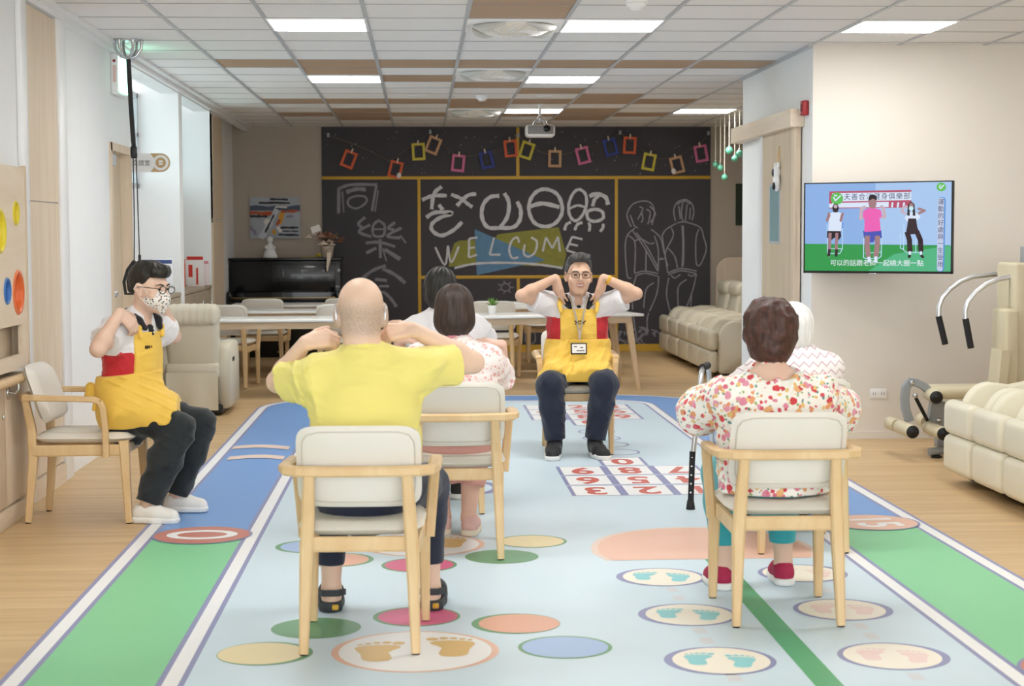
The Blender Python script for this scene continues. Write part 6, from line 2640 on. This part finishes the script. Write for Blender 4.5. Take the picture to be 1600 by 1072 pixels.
def collar(t, N, X, C2):
    o0 = np.array(t.location)
    R_, F_ = X[:, 0], X[:, 1]
    for sd in (-1, 1):
        f = Fig()
        pts = [N - F_ * .055 + V(0, 0, .035), N + sd * R_ * .048 - F_ * .035 + V(0, 0, .032), N + sd * R_ * .074 + F_ * .012 + V(0, 0, .016), N + sd * R_ * .074 + F_ * .055 + V(0, 0, -.012),
               N + sd * R_ * .058 + F_ * .088 + V(0, 0, -.045)]
        f.chain(pts, [.018, .020, .025, .026, .014], .012)
        f.build('collar', 'cloth_black', t, .005)
    f = Fig()
    f.chain([N + F_ * .070 + V(0, 0, -.045), C2 + F_ * .100 + V(0, 0, .005)], [.018, .016], .01)
    f.build('placket', 'cloth_black', t, .005)
    k_ = MB()
    for p_ in (N + F_ * .094 + V(0, 0, -.05), C2 + F_ * .115 + V(0, 0, .008)):
        k_.ell(p_ - o0, (.005, .005, .005), 8)
    k_.build('buttons', 'teeth', t)


# ---------------------------------------------------------------- smiling instructor
t = person('smiling man in glasses and a yellow apron, facing the camera from his chair', (1.010, 11.045, 0))
X = frame((0, -1, 0))
C0, C1, C2, N = V(1.02, 11.075, .545), V(1.022, 11.04, .82), V(1.022, 11.035, .915), V(1.022, 11.02, .995)
SR, SL = V(.865, 11.03, .958), V(1.180, 11.03, .958)         # his right is at the left of the picture
ER, EL = V(.648, 10.93, 1.030), V(1.395, 10.93, 1.040)
WR, WL = V(.868, 10.94, 1.145), V(1.183, 10.94, 1.145)
HD = V(1.022, 10.965, 1.160)
XH = frame((.04, -1, .02), (.03, 0, 1))
hips = (V(.925, 11.02, .535), V(1.115, 11.02, .535))
knees = (V(.815, 10.72, .465), V(1.165, 10.72, .465))
ank = (V(.846, 10.72, .09), V(1.103, 10.72, .09))
b = Fig()
torso(b, C0, C1, C2, SL, SR, N, X, (.16, .15, .155, .14))
head(b, HD, XH, 1.06, N, smile=True)
for S_, E_, W_a in ((SL, EL, WL), (SR, ER, WR)):
    arm(b, S_, E_, W_a)
hand(b, WR, (.22, -.12, -1), (-.55, -.75, .1), -1, ((.25, .35, .2), (.15, .25, .2), (.3, .4, .2), (.5, .6, .3)), 1.0, thumb_dir=(.12, .05, -1))
hand(b, WL, (-.26, -.12, -1), (.55, -.75, .1), 1, ((.25, .35, .2), (.15, .25, .2), (.3, .4, .2), (.5, .6, .3)), 1.0, thumb_dir=(-.12, .05, -1))
for H_, K_, A_ in zip(hips, knees, ank):
    leg(b, H_, K_, A_)
    b.cone(A_, A_ + V(0, -.05, -.05), .033, .026, .02)
b.build('body', 'skin_mid', t, .0048)
o0 = np.array(t.location)
T = local(HD, XH, 1.06)
k_ = MB()
for sd in (-1, 1):
    k_.ell(T(sd * .031, .0895, .002) - o0, (.0135, .006, .0048), 12)
k_.build('eyes', 'eye_dark', t)
k_ = MB()
for sd in (-1, 1):
    k_.bar([T(sd * .013, .096, .021) - o0, T(sd * .032, .093, .027) - o0, T(sd * .050, .082, .022) - o0], .005, [.004, .005, .003])
k_.build('eyebrows', 'hair_salt', t)
k_ = MB()
k_.tube([T(x, .0905 - abs(x) ** 2 * 14, -.0605 + 6 * x * x) - o0 for x in np.linspace(-.024, .024, 9)], [.002, .0045, .0058, .0064, .0066, .0064, .0058, .0045, .002], 8)
k_.build('teeth', 'teeth', t)
k_ = MB()
k_.tube([T(x, .0975 - abs(x) ** 2 * 16, -.0535 + 8 * x * x) - o0 for x in np.linspace(-.030, .030, 9)], [.001, .0022, .0028, .003, .003, .003, .0028, .0022, .001], 8)
k_.tube([T(x, .0965 - abs(x) ** 2 * 16, -.0705 + 13 * x * x) - o0 for x in np.linspace(-.029, .029, 9)], [.001, .0028, .0036, .004, .0042, .004, .0036, .0028, .001], 8)
k_.build('lips', 'lip', t)
glasses(t, HD, XH, 1.06)
f = Fig()
f.ell(T(0, -.022, .045), V(.083, .098, .086) * 1.06, XH, .02)
f.ell(T(-.012, .045, .108), V(.052, .045, .026) * 1.06, XH, .03)
f.ell(T(.035, .040, .100), V(.035, .040, .022) * 1.06, XH, .03)


def hairline(P, C=HD, Xh=XH, s=1.06):
    q = (P - C) @ Xh / s
    y = q[:, 1]
    line = np.where(y > .055, .082, np.where(y > .018, -.005 + (y - .018) / .037 * .087, np.where(y > -.03, .022 - (.018 - y) * .6, -.05)))
    return (line - q[:, 2]) * .7


f.cut(hairline)
f.ell(T(.0, .03, .118), V(.045, .05, .018) * 1.06, XH, .02)
f.disp(strands(43, .0032, XH, HD))
f.disp(folds(41, .0050, (90, 190), 9, crease=False))
f.build('hair', 'hair_salt', t, .0045)
polo(t, C0, C1, C2, SL, SR, EL, ER, N, X, .66, (.172, .165, .180, .155), 23, .885, .0055)
collar(t, N, X, C2)
f = Fig()
he = (V(.848, 10.715, .118), V(1.103, 10.715, .118))
trousers(f, hips, knees, he, C0, X, (.100, .086, .080, .066))
for K_, A_ in zip(knees, he):
    f.cut(hem_cut(K_, A_))
f.disp(folds(25, .006, (35, 80)))
f.build('trousers', 'cloth_navy', t, .007)
# apron: bib over the chest, skirt over the lap
f = Fig()
torso(f, C0 + V(0, 0, .02), C1, C2, SL, SR, N, X, (.172, .165, .180, .155), .70, .026)
f.cut(lambda P: np.abs(P[:, 0] - 1.018) - (.118 + .06 * np.clip(.78 - P[:, 2], 0, 1)))
f.cut(lambda P: P[:, 2] - .945)
f.cut(lambda P: .70 - P[:, 2])
f.cut(lambda P: P[:, 1] - 11.03)
f.disp(folds(27, .005, (30, 70)))
f.build('apron_bib', 'apron_yellow', t, .005)
f = Fig()
torso(f, C0 + V(0, 0, .02), C1, C2, SL, SR, N, X, (.175, .168, .180, .155), .72, .024)
f.cone(C0 + V(0, -.01, .15), C0 + V(0, -.04, .06), .185, .215, .05, F=X[:, 1], ratio=.74)
f.cone(hips[0] + V(-.015, -.02, .02), knees[0] + V(.035, .10, .035), .112, .100, .06)
f.cone(hips[1] + V(.015, -.02, .02), knees[1] + V(-.045, .10, .035), .112, .100, .06)
f.cone(C0 + V(0, -.08, .0), V(1.01, 10.80, .495), .10, .075, .06)
f.plane(V(1.01, 10.745, .5), (0, -1, -.12))
f.cut(lambda P: P[:, 2] - .745)
f.cut(lambda P: .482 - P[:, 2])
f.cut(lambda P: P[:, 1] - 11.09)
f.disp(folds(29, .008, (28, 60), 7))
f.build('apron_skirt', 'apron_yellow', t, .006)
for sd, xs in ((-1, .905), (1, 1.132)):
    f = Fig()
    f.chain([V(xs + sd * .002, 10.915, .925), V(xs + sd * .008, 10.935, .972), V(xs, 10.985, 1.008), V(xs - sd * .03, 11.04, 1.018)], [.013, .016, .019, .018], .01)
    f.build('apron_strap', 'apron_yellow', t, .005)
k_ = MB()
k_.tube([tuple(V(1.022 + .004 * i + dx, 10.895 - .004 * abs(i), .862 + dz) - o0) for i, dx, dz in [(i, 0, .006 * math.cos(i * .7)) for i in range(-9, 10)]], .0035, 6)
k_.tube([tuple(V(1.022 + .004 * i, 10.893, .848 + .002 * math.sin(i * 2)) - o0) for i in range(-8, 9)], .003, 6)
k_.build('apron_emblem', 'soil', t)
for sd in (-1, 1):
    MB().bar([tuple(V(*p_) - o0) for p_ in ((1.02 + sd * .062, 10.955, 1.03), (1.02 + sd * .045, 10.905, .985), (1.02 + sd * .025, 10.882, .90), (1.02 + sd * .006, 10.868, .80), (1.018, 10.852, .745))],
             .012, .003, up=(0, 1, 0)).build('lanyard', 'tan_strap', t)
q = V(1.012, 10.842, .690)
bd = MB().box(tuple(q - o0), (.105, .008, .075), Euler((R(-10), 0, 0)), r=.004)
bdo = bd.build('name_badge', 'black_plastic', t)
MB().box(tuple(q + V(0, -.0052, .001) - o0), (.088, .002, .058), Euler((R(-10), 0, 0))).build('badge_card', 'paper_white', bdo)
k_ = MB()
for x, z, w in ((-.022, .014, .02), (.018, .008, .018), (.01, -.012, .05)):
    k_.box(tuple(q + V(x, -.0068 - .17 * z * -1, z) - o0), (w, .001, .006), Euler((R(-10), 0, 0)))
k_.build('badge_print', 'soil', bdo)
d = unit(WL - EL)
k_ = MB()
Xw = Matrix(frame(d).tolist()) @ Matrix.Rotation(-PI / 2, 3, 'X')
k_.lathe([(.029, -.011), (.0315, -.008), (.0315, .008), (.029, .011)], tuple(WL - d * .035 - o0), 20, Xw)
k_.build('wristband', mat('band_yellow', '#e0a93a', .5), t)
for A_, tx in zip(ank, (-.035, .045)):
    shoe(t, (A_[0], A_[1] + .075), (A_[0] + tx, A_[1] - .215), FZ, 'shoe_black', 'sole_white', .005, hgt=.115, wd=1.14)
    f = Fig()
    f.cone(A_ + V(0, 0, -.03), A_ + V(0, 0, .07), .046, .049, .02)
    f.cone(A_ + V(0, 0, .0), A_ + V(0, -.10, -.035), .044, .036, .02)
    f.build('sock', 'cloth_black', t, .006)

# ---------------------------------------------------------------- young helper with the face mask, side on
t = person('young man in a patterned face mask and yellow apron, sitting side-on by the left wall', (-1.700, 8.64, 0))
Fd = unit((.86, -.50, 0))
X = frame(Fd)
C0, C1, C2, N = V(-1.545, 8.645, .545), V(-1.500, 8.64, .83), V(-1.480, 8.635, .935), V(-1.465, 8.64, 1.01)
SR, SL = V(-1.555, 8.515, .960), V(-1.395, 8.765, .965)
ER, EL = V(-1.615, 8.335, .875), V(-1.330, 8.88, .905)
WR, WL = V(-1.518, 8.395, 1.050), V(-1.352, 8.73, 1.055)
HD = V(-1.405, 8.615, 1.165)
for a_ in (C1, C2, N, SR, SL, ER, EL, WR, WL, HD):
    a_[0] += .036
C0[0] += .055
XH = frame((.86, -.52, -.10))
hips = (V(-1.465, 8.56, .535), V(-1.435, 8.72, .535))        # right, left
knees = (V(-1.225, 8.53, .460), V(-1.150, 8.75, .455))
ank = (V(-1.370, 8.435, .085), V(-1.270, 8.735, .085))
b = Fig()
torso(b, C0, C1, C2, SL, SR, N, X, (.155, .14, .15, .135))
head(b, HD, XH, 1.03, N)
for S_, E_, W_a in ((SL, EL, WL), (SR, ER, WR)):
    arm(b, S_, E_, W_a)
hand(b, WR, (.55, .35, -.60), (.35, -.72, .55), -1, (.45, .6, .4), 1.0)
hand(b, WL, (-.1, -.1, .95), (.8, .3, .1), 1, (.6, .8, .5), 1.0)
for H_, K_, A_ in zip(hips, knees, ank):
    leg(b, H_, K_, A_)
    b.cone(A_, A_ + V(.10, 0, -.05), .035, .028, .02)
b.build('body', 'skin_light', t, .0048)
o0 = np.array(t.location)
T = local(HD, XH, 1.03)
k_ = MB()
for sd in (-1, 1):
    k_.ell(T(sd * .031, .0885, .003) - o0, (.010, .006, .005), 12, X=Matrix(XH.tolist()))
k_.build('eyes', 'eye_dark', t)
k_ = MB()
for sd in (-1, 1):
    k_.bar([T(sd * .012, .097, .022) - o0, T(sd * .032, .094, .028) - o0, T(sd * .052, .080, .022) - o0], .005, [.005, .006, .004])
k_.build('eyebrows', 'hair_black', t)
glasses(t, HD, XH, 1.03, round_=True)
f = Fig()
f.ell(T(0, .040, -.046), V(.0665, .074, .062) * 1.03, XH, .02)
f.cone(T(0, .075, -.015), T(0, .102, -.040), .020, .022, .02)
f.cone(T(0, .102, -.040), T(0, .085, -.10), .022, .020, .02)
f.cut(lambda P: .006 - ((P - HD) @ XH)[:, 1] - .15 * ((P - HD) @ XH)[:, 2])
f.cut(lambda P: ((P - HD) @ XH)[:, 2] + .004 - .10 * (((P - HD) @ XH)[:, 1] - .06) * 0 + 1.6 * np.maximum(.085 - ((P - HD) @ XH)[:, 1], 0) * .35)
f.disp(folds(51, .0012, (60, 110), crease=False))
mk = f.build('face_mask', 'print_mask', t, .004)
k_ = MB()
for sd in (-1, 1):
    k_.tube([T(sd * .062, .055, -.030) - o0, T(sd * .078, .020, .012) - o0, T(sd * .086, -.012, .020) - o0, T(sd * .088, -.024, -.005) - o0, T(sd * .080, -.008, -.030) - o0, T(sd * .058, .045, -.080) - o0], .0016, 6)
k_.build('ear_loops', 'paper_white', mk)
f = Fig()
f.ell(T(0, -.015, .055), V(.084, .100, .082) * 1.03, XH, .02)
f.ell(T(.0, .055, .088), V(.066, .052, .036) * 1.03, XH, .03)
f.ell(T(0, -.05, .01), V(.076, .062, .07) * 1.03, XH, .03)


def hl2(P):
    q = (P - HD) @ XH / 1.03
    y = q[:, 1]
    line = np.where(y > .045, .058, np.where(y > .018, .008 + (y - .018) / .027 * .05, np.where(y > -.02, .022, -.03)))
    return (line - q[:, 2]) * .7


f.cut(hl2)
f.disp(strands(45, .0022, XH, HD))
f.disp(folds(53, .0035, (80, 160), 8, crease=False))
f.build('hair', 'hair_black', t, .0045)
polo(t, C0, C1, C2, SL, SR, EL, ER, N, X, .62, (.150, .142, .158, .145), 33, .845, .0055)
collar(t, N, X, C2)
f = Fig()
he = (V(-1.366, 8.438, .098), V(-1.268, 8.735, .098))
trousers(f, hips, knees, he, C0, X, (.098, .080, .080, .062))
for K_, A_ in zip(knees, he):
    f.cut(hem_cut(K_, A_))
f.disp(folds(35, .006, (35, 80)))
f.build('trousers', 'cloth_charcoal', t, .007)
f = Fig()
torso(f, C0 + V(0, 0, .02), C1, C2, SL, SR, N, X, (.150, .142, .158, .145), .70, .027)
loc = lambda P: (P - C1) @ X
f.cut(lambda P: np.abs(loc(P)[:, 0]) - (.105 + .10 * np.clip(.76 - P[:, 2], 0, 1)))
f.cut(lambda P: P[:, 2] - .945)
f.cut(lambda P: .70 - P[:, 2])
f.cut(lambda P: -loc(P)[:, 1])
f.disp(folds(37, .005, (30, 70)))
f.build('apron_bib', 'apron_yellow', t, .005)
f = Fig()
torso(f, C0 + V(0, 0, .02), C1, C2, SL, SR, N, X, (.152, .145, .158, .145), .72, .024)
f.cone(C0 + V(.01, 0, .16), C0 + V(.01, -.005, .09), .156, .164, .05, F=X[:, 1], ratio=.78)
f.cone(C0 + V(.01, 0, .09), C0 + V(.01, -.005, .0), .164, .172, .05, F=X[:, 1], ratio=.84)
f.cone(hips[0] + V(0, -.01, .02), hips[0] + (knees[0] - hips[0]) * .72 + V(0, 0, .025), .108, .086, .06)
f.cone(hips[1] + V(0, .01, .02), hips[1] + (knees[1] - hips[1]) * .70 + V(0, 0, .025), .108, .086, .06)
f.cone(C0 + V(.05, -.02, .07), C0 + V(.25, -.02, -.01), .11, .075, .06)
f.cut(lambda P: P[:, 2] - .735 - .10 * (P[:, 0] + 1.5))
f.cut(lambda P: .462 - P[:, 2] + .12 * np.clip(P[:, 0] + 1.48, 0, 1))
f.plane(V(-1.225, 8.6, .5), (1, .05, .1))
f.disp(folds(39, .008, (28, 60), 7))
f.build('apron_skirt', 'apron_yellow', t, .006)
for sd in (-1, 1):
    f = Fig()
    Rv = X[:, 0]
    f.chain([C2 + Rv * sd * .085 + Fd * .098 + V(0, 0, -.01), N + Rv * sd * .088 + Fd * .068 + V(0, 0, -.042), N + Rv * sd * .090 + Fd * .01 + V(0, 0, -.012), N + Rv * sd * .06 - Fd * .045 + V(0, 0, .004)],
            [.013, .016, .018, .016], .01)
    f.build('apron_strap', 'apron_yellow', t, .005)
f = Fig()
q = V(-1.625, 8.56, .64)
f.chain([q, q + V(-.035, -.01, .03), q + V(-.045, -.01, -.02), q], [.014, .024, .022, .014], .01)
f.chain([q, q + V(-.02, -.01, -.08)], [.016, .012], .01)
f.build('apron_bow', 'apron_yellow', t, .006)
k_ = MB()
for i, x in enumerate((-.02, -.006, .008, .02)):
    p_ = C1 + X[:, 1] * .128 + X[:, 0] * (.03 + x) + V(0, 0, .04)
    k_.ell(p_ - o0, (.006, .006, .009), 8)
k_.build('apron_emblem', 'soil', t)
shoe(t, (-1.450, 8.455), (-1.205, 8.385), FZ * 0 + .001, 'shoe_white', 'sole_white', .0055, hgt=.085)
shoe(t, (-1.345, 8.745), (-1.105, 8.715), FZ, 'shoe_white', 'sole_white', .0055, hgt=.085)
